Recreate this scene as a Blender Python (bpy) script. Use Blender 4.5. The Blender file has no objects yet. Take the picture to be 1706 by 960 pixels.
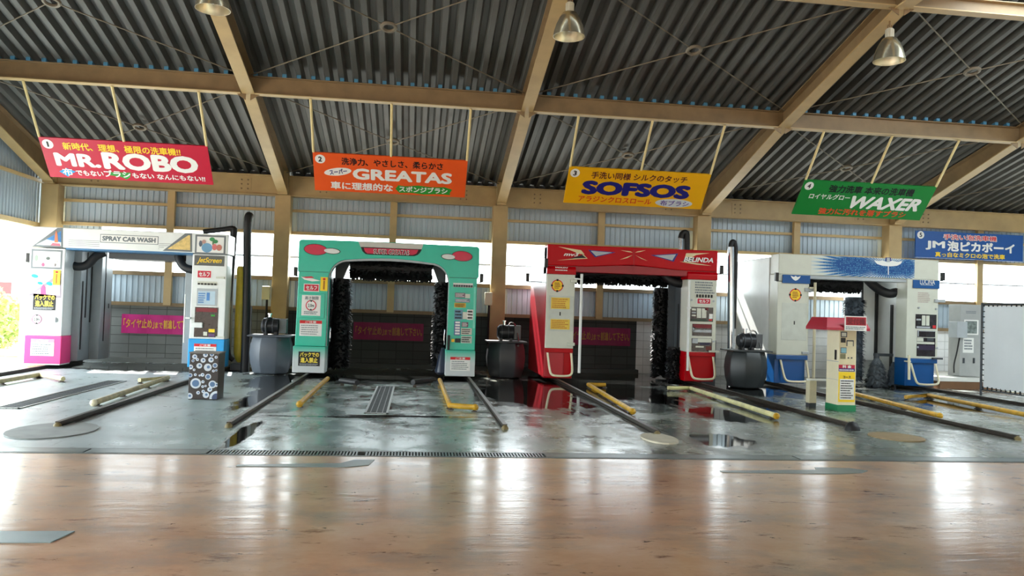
import bpy, bmesh, math, random
from mathutils import Vector, Matrix
random.seed(7)
S = bpy.context.scene
C = S.collection
PI = math.pi

# ------------------------------------------------------------------ camera, world, sun, exposure
H = 1.45
F_PX = 1308.27
YAW, PITCH, ROLL = 0.122516, 0.02794, 0.03294
_cy, _sy = math.cos(YAW), math.sin(YAW)
_cp, _sp = math.cos(PITCH), math.sin(PITCH)
FWD = Vector((_sy*_cp, _cy*_cp, _sp))
_r0 = Vector((_cy, -_sy, 0)); _u0 = _r0.cross(FWD)
RGT = math.cos(ROLL)*_r0 + math.sin(ROLL)*_u0
UPV = -math.sin(ROLL)*_r0 + math.cos(ROLL)*_u0
cam = bpy.data.objects.new('camera', bpy.data.cameras.new('camera'))
C.objects.link(cam)
cam.data.sensor_width = 36.0
cam.data.lens = 36.0*F_PX/1706.0
cam.data.clip_end = 300
m4 = Matrix((RGT, UPV, -FWD)).transposed().to_4x4()
m4.translation = Vector((0, 0, H))
cam.matrix_world = m4
S.camera = cam

world = bpy.data.worlds.new('world'); S.world = world; world.use_nodes = True
bg = world.node_tree.nodes['Background']
bg.inputs[0].default_value = (0.87, 0.97, 1.0, 1)
bg.inputs[1].default_value = 5.5
sun = bpy.data.objects.new('sun', bpy.data.lights.new('sun', 'SUN'))
C.objects.link(sun)
sun.data.energy = 12.0; sun.data.angle = math.radians(1.0); sun.data.color = (1, .96, .9)
sun.rotation_euler = Vector((.2, -1.0, -1.0)).to_track_quat('-Z', 'Y').to_euler()
S.view_settings.view_transform = 'Standard'
S.view_settings.look = 'None'
S.view_settings.exposure = 0.92
S.view_settings.gamma = 1.0
S.view_settings.use_curve_mapping = False

# ------------------------------------------------------------------ helpers
def W(px, py, Y):
    """point of the photograph on the plane at depth Y: (X, Z)"""
    d = FWD + (px-853)/F_PX*RGT - (py-480)/F_PX*UPV
    t = Y/d.y
    return t*d.x, H+t*d.z
def RC(x0, y0, x1, y1, Y):
    xm, ym = (x0+x1)/2, (y0+y1)/2
    return W(x0, ym, Y)[0], W(x1, ym, Y)[0], W(xm, y1, Y)[1], W(xm, y0, Y)[1]

def lin(c):
    return tuple((v/255/12.92 if v/255 <= .04045 else ((v/255+.055)/1.055)**2.4) for v in c)
MATS = {}
def mat(name, rgb, rough=.5, metal=0.0, var=.06, scale=6.0, spec=.5, bump=0.0):
    if name in MATS: return MATS[name]
    m = bpy.data.materials.new(name); m.use_nodes = True
    nt = m.node_tree; b = nt.nodes['Principled BSDF']
    c = lin(rgb)
    b.inputs['Roughness'].default_value = rough
    b.inputs['Metallic'].default_value = metal
    b.inputs['Specular IOR Level'].default_value = spec
    tc = nt.nodes.new('ShaderNodeTexCoord')
    n = nt.nodes.new('ShaderNodeTexNoise'); n.inputs['Scale'].default_value = scale; n.inputs['Detail'].default_value = 5
    nt.links.new(tc.outputs['Object'], n.inputs['Vector'])
    r = nt.nodes.new('ShaderNodeValToRGB')
    r.color_ramp.elements[0].position = .3; r.color_ramp.elements[1].position = .7
    r.color_ramp.elements[0].color = (*[v*(1-var) for v in c], 1)
    r.color_ramp.elements[1].color = (*[min(1, v*(1+var)) for v in c], 1)
    nt.links.new(n.outputs[0], r.inputs[0]); nt.links.new(r.outputs[0], b.inputs['Base Color'])
    if bump:
        bp = nt.nodes.new('ShaderNodeBump'); bp.inputs['Strength'].default_value = bump; bp.inputs['Distance'].default_value = .02
        nt.links.new(n.outputs[0], bp.inputs['Height']); nt.links.new(bp.outputs[0], b.inputs['Normal'])
    MATS[name] = m
    return m

def zramp(name, stops, rough=.35, axis=2, offset=0.0):
    """paint that changes colour up the panel (two-tone paintwork), by world height"""
    m = bpy.data.materials.new(name); m.use_nodes = True
    nt = m.node_tree; b = nt.nodes['Principled BSDF']; b.inputs['Roughness'].default_value = rough
    g = nt.nodes.new('ShaderNodeNewGeometry'); s = nt.nodes.new('ShaderNodeSeparateXYZ')
    nt.links.new(g.outputs['Position'], s.inputs[0])
    mr = nt.nodes.new('ShaderNodeMapRange'); mr.inputs['From Min'].default_value = 0; mr.inputs['From Max'].default_value = 3
    nt.links.new(s.outputs[axis], mr.inputs['Value'])
    r = nt.nodes.new('ShaderNodeValToRGB'); el = r.color_ramp.elements
    while len(el) < len(stops): el.new(.5)
    for e, (z, c) in zip(el, stops):
        e.position = z/3; e.color = (*lin(c), 1)
    nt.links.new(mr.outputs[0], r.inputs[0]); nt.links.new(r.outputs[0], b.inputs['Base Color'])
    return m

def wloc(o):
    v = Vector((0, 0, 0))
    while o is not None:
        v = v + o.location; o = o.parent
    return v

class MB:
    def __init__(s): s.v = []; s.f = []
    def add(s, vs, fs):
        b = len(s.v); s.v += [Vector(v) for v in vs]; s.f += [tuple(b+i for i in f) for f in fs]
        return s
    def box(s, x0, x1, y0, y1, z0, z1):
        return s.add([(x0,y0,z0),(x1,y0,z0),(x1,y1,z0),(x0,y1,z0),(x0,y0,z1),(x1,y0,z1),(x1,y1,z1),(x0,y1,z1)],
                     [(0,3,2,1),(4,5,6,7),(0,1,5,4),(1,2,6,5),(2,3,7,6),(3,0,4,7)])
    def prism(s, pts, a, b, plane='xz'):
        """pts polygon extruded along the third axis from a to b"""
        n = len(pts)
        def P(p, t):
            if plane == 'xz': return (p[0], t, p[1])
            if plane == 'yz': return (t, p[0], p[1])
            return (p[0], p[1], t)
        vs = [P(p, a) for p in pts]+[P(p, b) for p in pts]
        fs = [tuple(range(n)), tuple(range(2*n-1, n-1, -1))]
        fs += [(i, i+n, (i+1) % n+n, (i+1) % n) for i in range(n)]
        return s.add(vs, fs)
    def cyl(s, p0, p1, r0, r1=None, n=16):
        r1 = r0 if r1 is None else r1
        p0, p1 = Vector(p0), Vector(p1); d = (p1-p0).normalized()
        a = d.orthogonal().normalized(); b = d.cross(a)
        vs = []
        for p, r in ((p0, r0), (p1, r1)):
            for i in range(n):
                t = 2*PI*i/n; vs.append(p+r*(math.cos(t)*a+math.sin(t)*b))
        fs = [(i, (i+1) % n, (i+1) % n+n, i+n) for i in range(n)]
        fs += [tuple(range(n-1, -1, -1)), tuple(range(n, 2*n))]
        return s.add(vs, fs)
    def tube(s, pts, r, n=10, smooth_iter=0, ribs=0.0):
        pts = [Vector(p) for p in pts]
        for _ in range(smooth_iter):
            q = [pts[0]]
            for i in range(len(pts)-1):
                q += [pts[i]*.75+pts[i+1]*.25, pts[i]*.25+pts[i+1]*.75]
            q.append(pts[-1]); pts = q
        if ribs:
            q = []
            for i in range(len(pts)-1):
                L = (pts[i+1]-pts[i]).length; k = max(1, int(L/ribs))
                q += [pts[i].lerp(pts[i+1], j/k) for j in range(k)]
            q.append(pts[-1]); pts = q
        vs, prev = [], None
        for i, p in enumerate(pts):
            d = (pts[min(i+1, len(pts)-1)]-pts[max(i-1, 0)]).normalized()
            if prev is None: a = d.orthogonal().normalized()
            else: a = (prev-d*prev.dot(d)).normalized()
            prev = a; b = d.cross(a)
            rr = r*(1.0 if not ribs or i % 2 else .9)
            vs += [p+rr*(math.cos(2*PI*k/n)*a+math.sin(2*PI*k/n)*b) for k in range(n)]
        fs = []
        for i in range(len(pts)-1):
            fs += [(i*n+k, i*n+(k+1) % n, (i+1)*n+(k+1) % n, (i+1)*n+k) for k in range(n)]
        fs += [tuple(range(n-1, -1, -1)), tuple(range((len(pts)-1)*n, len(pts)*n))]
        return s.add(vs, fs)
    def lathe(s, prof, c, n=24, sq=0.0):
        vs = []
        for r, z in prof:
            for i in range(n):
                t = 2*PI*(i+.5)/n
                vs.append((c[0]+r*math.cos(t), c[1]+r*math.sin(t), c[2]+z))
        k = len(prof)
        fs = [(i*n+j, i*n+(j+1) % n, (i+1)*n+(j+1) % n, (i+1)*n+j) for i in range(k-1) for j in range(n)]
        if prof[0][0] > .004: fs.append(tuple(range(n-1, -1, -1)))
        if prof[-1][0] > .004: fs.append(tuple(range((k-1)*n, k*n)))
        return s.add(vs, fs)
    def build(s, name, m, parent=None, smooth=False, bevel=0.0):
        off = wloc(parent) if parent is not None else Vector((0, 0, 0))
        me = bpy.data.meshes.new(name)
        me.from_pydata([v-off for v in s.v], [], s.f); me.update()
        bm = bmesh.new(); bm.from_mesh(me)
        bmesh.ops.recalc_face_normals(bm, faces=bm.faces); bm.to_mesh(me); bm.free()
        me.materials.append(m)
        if smooth:
            me.polygons.foreach_set('use_smooth', [True]*len(me.polygons))
            try: me.set_sharp_from_angle(angle=math.radians(40))
            except Exception: pass
        o = bpy.data.objects.new(name, me); C.objects.link(o)
        if parent is not None: o.parent = parent
        if bevel:
            md = o.modifiers.new('bevel', 'BEVEL'); md.width = bevel; md.segments = 2; md.limit_method = 'ANGLE'
        return o

def thing(name, label, cat, loc, group=None):
    o = bpy.data.objects.new(name, None); C.objects.link(o)
    o.empty_display_size = .2; o.location = loc
    return tag(o, label, cat, group)
def tag(o, label, cat, group=None, kind=None):
    o['label'] = label; o['category'] = cat
    if group: o['group'] = group
    if kind: o['kind'] = kind
    return o
def struct(o):
    o['kind'] = 'structure'; return o
def lab(o, s):
    o['label'] = s; return o
def copy_tree(o, parent=None):
    c = o.copy(); C.objects.link(c)
    if parent is not None:
        c.parent = parent
    for ch in list(o.children): copy_tree(ch, c)
    return c

_tc = {}
def text_mesh(body, bold, shear):
    key = (body, bold, shear)
    if key not in _tc:
        cu = bpy.data.curves.new('lettering', 'FONT'); cu.body = body; cu.offset = bold; cu.shear = shear
        cu.resolution_u = 3
        o = bpy.data.objects.new('lettering', cu); C.objects.link(o)
        dg = bpy.context.evaluated_depsgraph_get()
        me = bpy.data.meshes.new_from_object(o.evaluated_get(dg))
        vs = [tuple(v.co) for v in me.vertices]; fs = [tuple(p.vertices) for p in me.polygons]
        bpy.data.objects.remove(o); bpy.data.curves.remove(cu); bpy.data.meshes.remove(me)
        _tc[key] = (vs, fs)
    return _tc[key]
class Plane:
    def __init__(s, O, U, V): s.O, s.U, s.V = Vector(O), Vector(U), Vector(V); s.N = s.U.cross(s.V)
    def p(s, u, v, d=0.0): return s.O+s.U*u+s.V*v+s.N*d
def letters(body, rect, pl, m, parent, bold=.02, shear=0.0, d=.004, rot=0.0, name='lettering'):
    v0, f0 = text_mesh(body, 0.0, shear)
    vs, fs, dep = [], [], []
    for k, (ox, oy) in enumerate([(0, 0), (1, 0), (-1, 0), (0, 1), (0, -1), (.7, .7), (-.7, .7), (.7, -.7), (-.7, -.7)] if bold else [(0, 0)]):
        n = len(vs)
        vs += [(v[0]+ox*bold, v[1]+oy*bold) for v in v0]; fs += [tuple(n+i for i in f) for f in f0]; dep += [k*.00012]*len(v0)
    xs = [v[0] for v in vs]; ys = [v[1] for v in vs]
    x0, x1, y0, y1 = min(xs), max(xs), min(ys), max(ys)
    a, b, c, e = rect
    mb = MB(); cu, cv = (a+b)/2, (c+e)/2
    out = []
    for v, dk in zip(vs, dep):
        u = a+(v[0]-x0)/(x1-x0)*(b-a); w = c+(v[1]-y0)/(y1-y0)*(e-c)
        if rot:
            du, dw = u-cu, w-cv
            u = cu+du*math.cos(rot)-dw*math.sin(rot); w = cv+du*math.sin(rot)+dw*math.cos(rot)
        out.append(pl.p(u, w, d+dk))
    mb.add(out, fs)
    return mb.build(name, m, parent)
def patch(pts, pl, m, parent, name, d=.002, t=.0015):
    n = len(pts); mb = MB()
    mb.add([pl.p(u, v, d) for u, v in pts]+[pl.p(u, v, d-t) for u, v in pts],
           [tuple(range(n)), tuple(range(2*n-1, n-1, -1))]+[(i, i+n, (i+1) % n+n, (i+1) % n) for i in range(n)])
    return mb.build(name, m, parent)
def rectp(x0, x1, z0, z1): return [(x0, z0), (x1, z0), (x1, z1), (x0, z1)]
def ellp(cx, cz, rx, rz, n=28, rot=0):
    return [(cx+rx*math.cos(2*PI*i/n)*math.cos(rot)-rz*math.sin(2*PI*i/n)*math.sin(rot),
             cz+rx*math.cos(2*PI*i/n)*math.sin(rot)+rz*math.sin(2*PI*i/n)*math.cos(rot)) for i in range(n)]
def front(Y): return Plane((0, Y, 0), (1, 0, 0), (0, 0, 1))
def dashes(rect, pl, m, parent, rows, d=.003, fill=.55, seed=1, name='small_print'):
    """rows of fine print too small to read"""
    rnd = random.Random(seed); mb = MB(); x0, x1, z0, z1 = rect; hh = (z1-z0)/rows
    for r in range(rows):
        x = x0; zc = z1-(r+.5)*hh; end = x1-(x1-x0)*rnd.uniform(0, .25)
        while x < end:
            w = (x1-x0)*rnd.uniform(.03, .09)
            a, b = x, min(x+w, end); h2 = hh*fill/2
            mb.add([pl.p(a, zc-h2, d), pl.p(b, zc-h2, d), pl.p(b, zc+h2, d), pl.p(a, zc+h2, d)], [(0, 1, 2, 3)])
            x = b+(x1-x0)*.018
    return mb.build(name, m, parent)

# ------------------------------------------------------------------ materials
STEEL = mat('cream_steel', (186, 160, 112), .45, var=.10, scale=3)
STEEL2 = mat('cream_steel_dark', (136, 114, 82), .5, var=.14, scale=4)  # darker tone of the cream steel
DECK = mat('galvanised_deck', (86, 87, 84), .5, .25, var=.12, scale=1.5)
CLAD = mat('pale_blue_cladding', (176, 192, 204), .45, .15, var=.05, scale=2)
ROD = mat('tie_rod_steel', (118, 110, 94), .5, .2)
ROD2 = mat('cream_hanger', (226, 208, 152), .45)
BLUECLIP = mat('blue_clip', (70, 130, 165), .5)
WHITE = mat('white_panel', (232, 236, 234), .3, var=.03)
IVORY = mat('ivory_panel', (212, 214, 200), .35, var=.03)
GREYP = mat('grey_panel', (176, 182, 186), .4, var=.05)
DGREY = mat('dark_grey', (62, 68, 74), .45, var=.15)
BLACK = mat('black_plastic', (16, 17, 19), .4, var=.2)
RUBBER = mat('black_rubber', (24, 25, 28), .55, var=.2)
BRISTLE = mat('black_bristle', (11, 13, 18), .6, var=.4, scale=20)
GBRIST = mat('grey_bristle', (76, 88, 100), .7, var=.25, scale=20)
TEAL = mat('teal_paint', (40, 190, 162), .25, var=.03)
RED = mat('red_paint', (184, 2, 18), .3, var=.04, spec=.2)
REDSEAL = mat('red_print', (208, 24, 58), .4, var=.02)
PINK = mat('pink_paint', (244, 70, 140), .3, var=.02)
SKYB = mat('bright_blue_paint', (20, 160, 228), .3, var=.02)
BLUE = mat('blue_paint', (4, 80, 146), .28, var=.03)
YEL = mat('yellow_print', (250, 212, 40), .4, var=.03)
CHROME = mat('chrome', (200, 204, 210), .18, 1.0, var=.05)
INK = mat('black_ink', (18, 18, 22), .5, var=.05)
WINK = mat('white_ink', (238, 238, 234), .45, var=.01)
REDINK = mat('red_ink', (214, 34, 40), .5, var=.03)
NAVY = mat('navy_ink', (26, 26, 120), .5, var=.03)
GREENINK = mat('green_ink', (40, 150, 50), .5, var=.03)
GREY_INK = mat('grey_ink', (110, 120, 126), .5, var=.03)
YELPIPE = mat('worn_yellow_paint', (205, 158, 40), .4, var=.25, scale=8)
BEIGEPIPE = mat('worn_beige_paint', (190, 180, 140), .5, var=.25, scale=8)
RAILM = mat('rail_steel', (74, 68, 62), .4, .6, var=.3, scale=9)
TANKM = mat('tank_grey', (84, 92, 102), .42, var=.12, scale=3)
PUMP = mat('pump_iron', (46, 48, 52), .4, .4, var=.2)
WOODY = mat('pale_post', (206, 198, 168), .55, var=.1)
CREAM = mat('cream_enamel', (236, 228, 196), .35, var=.03)
GREENP = mat('green_paint', (30, 130, 86), .35, var=.05)

def floor_nodes(m):
    nt = m.node_tree; N = nt.nodes.new; L = nt.links.new
    b = nt.nodes['Principled BSDF']; g = N('ShaderNodeNewGeometry')
    def noise(scale, detail=5, sx=1, sy=1, rough=.6):
        mp = N('ShaderNodeMapping'); mp.inputs['Scale'].default_value = (sx, sy, 1)
        L(g.outputs['Position'], mp.inputs['Vector'])
        n = N('ShaderNodeTexNoise'); n.inputs['Scale'].default_value = scale; n.inputs['Detail'].default_value = detail
        n.inputs['Roughness'].default_value = rough
        L(mp.outputs[0], n.inputs['Vector']); return n.outputs[0]
    def ramp(v, stops):
        r = N('ShaderNodeValToRGB'); el = r.color_ramp.elements
        while len(el) < len(stops): el.new(.5)
        for e, (p, c) in zip(el, stops):
            e.position = p; e.color = (*c, 1) if len(c) == 3 else c
        L(v, r.inputs[0]); return r.outputs[0]
    def mix(f, a, c, mode='MIX'):
        x = N('ShaderNodeMix'); x.data_type = 'RGBA'; x.blend_type = mode
        if isinstance(f, float): x.inputs[0].default_value = f
        else: L(f, x.inputs[0])
        for i, s in ((6, a), (7, c)):
            if isinstance(s, tuple): x.inputs[i].default_value = (*s, 1)
            else: L(s, x.inputs[i])
        return x.outputs[2]
    def math_(op, a, c=None):
        x = N('ShaderNodeMath'); x.operation = op
        for i, s in ((0, a), (1, c)):
            if s is None: continue
            if isinstance(s, (int, float)): x.inputs[i].default_value = s
            else: L(s, x.inputs[i])
        return x.outputs[0]
    return nt, N, L, b, g, noise, ramp, mix, math_

def make_painted_floor():
    m = bpy.data.materials.new('painted_floor'); m.use_nodes = True
    nt, N, L, b, g, noise, ramp, mix, math_ = floor_nodes(m)
    base = ramp(noise(.9, 8, .8, 1.0, .66), [(.3, lin((184, 138, 106))), (.5, lin((208, 166, 132))), (.72, lin((222, 190, 164)))])
    sc = ramp(noise(2.2, 8, 1, 2.4, .7), [(.575, (0, 0, 0)), (.68, (1, 1, 1))])
    col = mix(sc, base, lin((120, 78, 58)))
    gr = ramp(noise(1.3, 8, .9, 1.3, .68), [(.48, (0, 0, 0)), (.66, (.8, .8, .8))])
    col = mix(gr, col, lin((164, 146, 132)))
    dk = ramp(noise(5.5, 7, .8, 1.8, .75), [(.625, (0, 0, 0)), (.67, (1, 1, 1))])
    col = mix(dk, col, lin((84, 62, 54)))
    L(col, b.inputs['Base Color']); b.inputs['IOR'].default_value = 1.6
    rr = ramp(noise(1.6, 6, .6, 2.0), [(.3, (.12,)*3), (.7, (.24,)*3)])
    L(rr, b.inputs['Roughness'])
    bp = N('ShaderNodeBump'); bp.inputs['Strength'].default_value = .10; bp.inputs['Distance'].default_value = .02
    L(noise(5.0, 6, .35, 2.4), bp.inputs['Height']); L(bp.outputs[0], b.inputs['Normal'])
    return m
PUDDLES = [(-2.3, 12.8, .2, 1.7), (-2.5, 14.9, .5, 1.2), (2.05, 13.6, .95, 2.3), (3.0, 15.2, 1.2, 1.6), (4.0, 14.2, .75, 2.0), (4.6, 11.2, .5, .9), (6.6, 15.2, .7, 1.2), (5.6, 12.6, .4, .9),
           (8.0, 15.3, .9, 1.0), (3.6, 9.0, .4, .5), (9.6, 13.0, .5, .9), (-.5, 16.6, 2.2, 1.5), (4.3, 17.0, 2.4, 1.6),
           (9.2, 17.2, 2.3, 1.4), (-5.5, 17.3, 2.2, .9), (-1.80, 8.8, .10, .9), (.0, 10.5, .9, .07), (-1.0, 10.35, .7, .06)]
def make_wet_floor():
    m = bpy.data.materials.new('wet_concrete'); m.use_nodes = True
    nt, N, L, b, g, noise, ramp, mix, math_ = floor_nodes(m)
    s = N('ShaderNodeSeparateXYZ'); L(g.outputs['Position'], s.inputs[0])
    X, Y = s.outputs[0], s.outputs[1]
    nz = noise(1.1, 7, 1, .6, .62)
    nzc = math_('ADD', math_('MULTIPLY', math_('SUBTRACT', nz, .5), 1.8), math_('MULTIPLY', math_('SUBTRACT', noise(3.6, 8, 1.5, .45, .7), .5), 1.5))
    mask = None
    for cx, cy, rx, ry in PUDDLES:
        a = math_('DIVIDE', math_('SUBTRACT', X, cx), rx); c = math_('DIVIDE', math_('SUBTRACT', Y, cy), ry)
        r = math_('SQRT', math_('ADD', math_('MULTIPLY', a, a), math_('MULTIPLY', c, c)))
        v = math_('SUBTRACT', 1.0, r)
        mask = v if mask is None else math_('MAXIMUM', mask, v)
    mk = math_('ADD', mask, nzc)
    pud = ramp(math_('ADD', math_('MULTIPLY', mk, .5), .5), [(.50, (0, 0, 0)), (.56, (1, 1, 1))])
    damp = ramp(math_('ADD', math_('MULTIPLY', mk, .5), .5), [(.30, (0, 0, 0)), (.52, (1, 1, 1))])
    base = ramp(noise(.8, 7, 1, .7), [(.3, lin((140, 150, 152))), (.55, lin((178, 188, 190))), (.75, lin((198, 206, 204)))])
    # green tinged film of soap and algae in the second bay and patches further right
    gm = ramp(noise(.55, 4, 1, .5), [(.46, (0, 0, 0)), (.62, (.75, .75, .75))])
    base = mix(gm, base, lin((122, 150, 132)))
    rm = N('ShaderNodeMapRange'); rm.inputs['From Min'].default_value = -2.7; rm.inputs['From Max'].default_value = -1.5
    L(X, rm.inputs['Value'])
    wetx = rm.outputs[0]
    xr_ = N('ShaderNodeMapRange'); xr_.inputs['From Min'].default_value = -9.0; xr_.inputs['From Max'].default_value = 12.0
    L(math_('ADD', X, math_('MULTIPLY', math_('SUBTRACT', noise(.7, 5, 1, .5), .5), 1.6)), xr_.inputs['Value'])
    zone = ramp(xr_.outputs[0], [(.0, lin((186, 196, 200))), (.26, lin((166, 176, 178))), (.35, lin((140, 166, 166))), (.46, lin((126, 150, 138))), (.50, lin((146, 142, 124))), (.56, lin((148, 142, 122))), (.60, lin((78, 88, 66))), (.70, lin((84, 92, 74))), (.76, lin((112, 112, 98))), (1.0, lin((120, 122, 114)))])
    base = mix(.62, base, zone)
    base = mix(math_('MULTIPLY', wetx, .0), base, lin((92, 94, 82)))
    st = ramp(noise(2.4, 8, 1.6, .45, .72), [(.56, (0, 0, 0)), (.68, (.85, .85, .85))])
    base = mix(st, base, lin((60, 64, 66)))
    ol = ramp(noise(1.4, 8, 1.2, .5, .7), [(.50, (0, 0, 0)), (.60, (1, 1, 1))])
    base = mix(math_('MULTIPLY', ol, math_('MULTIPLY', wetx, .6)), base, lin((74, 78, 66)))
    col = mix(damp, base, lin((70, 74, 74)))
    col = mix(pud, col, lin((26, 27, 26)))
    L(col, b.inputs['Base Color'])
    r0 = ramp(noise(2.0, 6), [(.3, (.24,)*3), (.7, (.42,)*3)])
    r1 = mix(wetx, r0, ramp(noise(1.7, 6), [(.38, (.08,)*3), (.60, (.34,)*3)]))
    r2 = mix(pud, mix(damp, r1, (.18, .18, .18)), (.045, .045, .045))
    L(r2, b.inputs['Roughness'])
    bp = N('ShaderNodeBump'); bp.inputs['Distance'].default_value = .012
    L(math_('MULTIPLY', math_('SUBTRACT', 1.0, pud), .22), bp.inputs['Strength'])
    L(noise(4, 8, 1, 1, .65), bp.inputs['Height']); L(bp.outputs[0], b.inputs['Normal'])
    return m
def make_block(name, c0, c1, mortar):
    m = bpy.data.materials.new(name); m.use_nodes = True
    nt, N, L, b, g, noise, ramp, mix, math_ = floor_nodes(m)
    s = N('ShaderNodeSeparateXYZ'); L(g.outputs['Position'], s.inputs[0])
    cb = N('ShaderNodeCombineXYZ'); L(s.outputs[0], cb.inputs[0]); L(s.outputs[2], cb.inputs[1])
    br = N('ShaderNodeTexBrick'); L(cb.outputs[0], br.inputs['Vector'])
    br.inputs['Scale'].default_value = 1; br.inputs['Brick Width'].default_value = .4; br.inputs['Row Height'].default_value = .2
    br.inputs['Mortar Size'].default_value = .008; br.offset = 0.0
    br.inputs['Color1'].default_value = (*lin(c0), 1); br.inputs['Color2'].default_value = (*lin(c1), 1); br.inputs['Mortar'].default_value = (*lin(mortar), 1)
    col = mix(.35, br.outputs[0], ramp(noise(1.5, 6), [(.3, (.35,)*3), (.7, (1, 1, 1))]), 'MULTIPLY')
    L(col, b.inputs['Base Color']); b.inputs['Roughness'].default_value = .8
    return m
PAINTFLOOR = make_painted_floor(); WETFLOOR = make_wet_floor()
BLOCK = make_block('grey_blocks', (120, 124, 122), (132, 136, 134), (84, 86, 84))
BLOCKD = make_block('shaded_blocks', (62, 67, 65), (72, 76, 74), (44, 47, 45))  # shade behind the teal and red machines painted into the block colour
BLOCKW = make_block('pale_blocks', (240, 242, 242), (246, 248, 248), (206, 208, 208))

# ------------------------------------------------------------------ structure
COLX = [-8.05+4.99*i for i in range(6)]
YC = 18.5
def deck_z(Y): return 5.46+.25*(14.3-Y)
struct(MB().box(-9.2, 24, 7.95, 19.0, -.3, 0).build('floor', WETFLOOR))
struct(MB().box(-30, 30, -14, 7.68, -.3, 0).build('floor', PAINTFLOOR))
struct(MB().box(-80, 80, -60, 90, -.5, -.32).build('ground', mat('outside_ground', (176, 174, 166), .8)))
for x0, x1 in ((-30, -9.2), (24, 60)):
    struct(MB().box(x0, x1, 7.68, 19.0, -.3, -.005).build('ground', mat('yard_concrete', (190, 188, 180), .7)))
struct(MB().box(-30, 60, 19.0, 40, -.3, -.01).build('ground', mat('yard_concrete', (190, 188, 180), .7)))

# roof deck: folded plate running down the slope
def deck(x0, x1, ends, name):
    pitch, dep = .25, .11
    prof = []
    x = x0
    while x < x1-1e-6:
        prof += [(x, dep), (x+.085, dep), (x+.125, 0), (x+.21, 0)]
        x += pitch
    prof.append((x, dep))
    mb = MB(); vs = []; n = len(prof)
    for Y, z in ends:
        vs += [(px, Y, z+pz) for px, pz in prof]
    fs = [(r*n+i, r*n+i+1, (r+1)*n+i+1, (r+1)*n+i) for r in range(len(ends)-1) for i in range(n-1)]
    mb.add(vs, fs)
    o = struct(mb.build(name, DECK)); return o
RIDGE = 10.45
deck(-9.6, 18.9, [(19.5, deck_z(19.5)), (14.3, deck_z(14.3)), (RIDGE, deck_z(RIDGE))], 'roof_deck')
deck(-9.6, 8.15, [(RIDGE-.1, deck_z(RIDGE)), (6, deck_z(RIDGE)-1.1), (1.0, deck_z(RIDGE)-2.35), (-8, deck_z(RIDGE)-2.4)], 'roof_deck')  # front slope, plus an unseen flat run added to cut sky light
deck(8.15, 18.9, [(7.9, deck_z(RIDGE)-.62), (4, deck_z(RIDGE)-1.6), (1.0, deck_z(RIDGE)-2.35), (-8, deck_z(RIDGE)-2.4)], 'roof_deck')  # same added run past the eave, keeping front light out

# columns, rafters
RB = [(18.42, 3.9), (14.35, 5.13), (10.62, 6.06), (9.6, 6.12)]     # underside of the rafter
def zint(pts, Y):
    for (a, za), (b, zb) in zip(pts, pts[1:]):
        if b <= Y <= a: return za+(zb-za)*(a-Y)/(a-b)
for X in COLX:
    c = MB().box(X-.175, X+.175, 18.33, 18.66, 0, 3.9).build('column', STEEL, bevel=.012); struct(c)
    web = MB()
    top = [(Y, min(deck_z(Y), deck_z(RIDGE))-.02) for Y, _ in reversed(RB)]
    web.prism(RB+top, X-.01, X+.01, 'yz')
    r = struct(web.build('rafter', STEEL2))
    fl = MB(); fl.prism([(y, z) for y, z in RB]+[(y, z-.022) for y, z in reversed(RB)], X-.11, X+.11, 'yz')
    fl.build('bottom_flange', STEEL, r)
    tf = MB(); tf.prism([(y, z) for y, z in top]+[(y, z-.02) for y, z in reversed(top)], X-.11, X+.11, 'yz'); tf.build('top_flange', STEEL2, r)
    st = MB()
    for Y in (14.3, 10.6):
        for s in (-1, 1):
            st.prism([(X+s*.012, zint(RB, Y)+.01), (X+s*.10, zint(RB, Y)+.01), (X+s*.10, deck_z(Y)-.04), (X+s*.012, deck_z(Y)-.04)], Y-.006, Y+.006)
    st.build('stiffener_plate', STEEL2, r)
    hp = MB().box(X-.11, X+.11, 18.2, 18.42, 3.9, deck_z(18.3)-.03); hp.build('knee_plate', STEEL, r)
# purlins: I beams between the rafters, with the blue deck clips on top
clip0 = None
for Yp, zb, hgt in ((14.3, 5.13, .30), (10.62, 6.07, .19)):
    for i in range(5):
        x0, x1 = COLX[i]+.02, COLX[i+1]-.02
        p = MB().box(x0, x1, Yp-.008, Yp+.008, zb, zb+hgt)
        o = struct(p.build('purlin', STEEL2))
        MB().box(x0+.1, x1-.1, Yp-.085, Yp+.085, zb-.014, zb).build('bottom_flange', STEEL, o)
        MB().box(x0+.1, x1-.1, Yp-.085, Yp+.085, zb+hgt-.014, zb+hgt).build('top_flange', STEEL2, o)
        g = MB()
        for xx, s in ((x0, 1), (x1, -1)):
            g.prism([(xx+s*.02, zb-.12), (xx+s*.02, zb), (xx+s*.2, zb)], Yp-.008, Yp+.008)
        g.build('gusset_plate', STEEL2, o)
        if Yp > 14:
            nclip = 19
            for k in range(nclip):
                xc = -9.6+.1675+.25*round((x0+.1+9.6-.1675)/.25)+.25*k
                if xc > x1-.05 or xc < x0+.08: continue
                if clip0 is None:
                    cb = MB().box(-.035, .035, -.05, .05, 0, .07).box(-.02, .02, -.03, .03, .07, .12)
                    clip0 = cb.build('deck_clip', BLUECLIP, o); clip0.location = (xc, Yp-.06, zb+hgt)
                else:
                    cc = clip0.copy(); C.objects.link(cc); cc.parent = o; cc.location = (xc, Yp-.06, zb+hgt)
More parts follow.
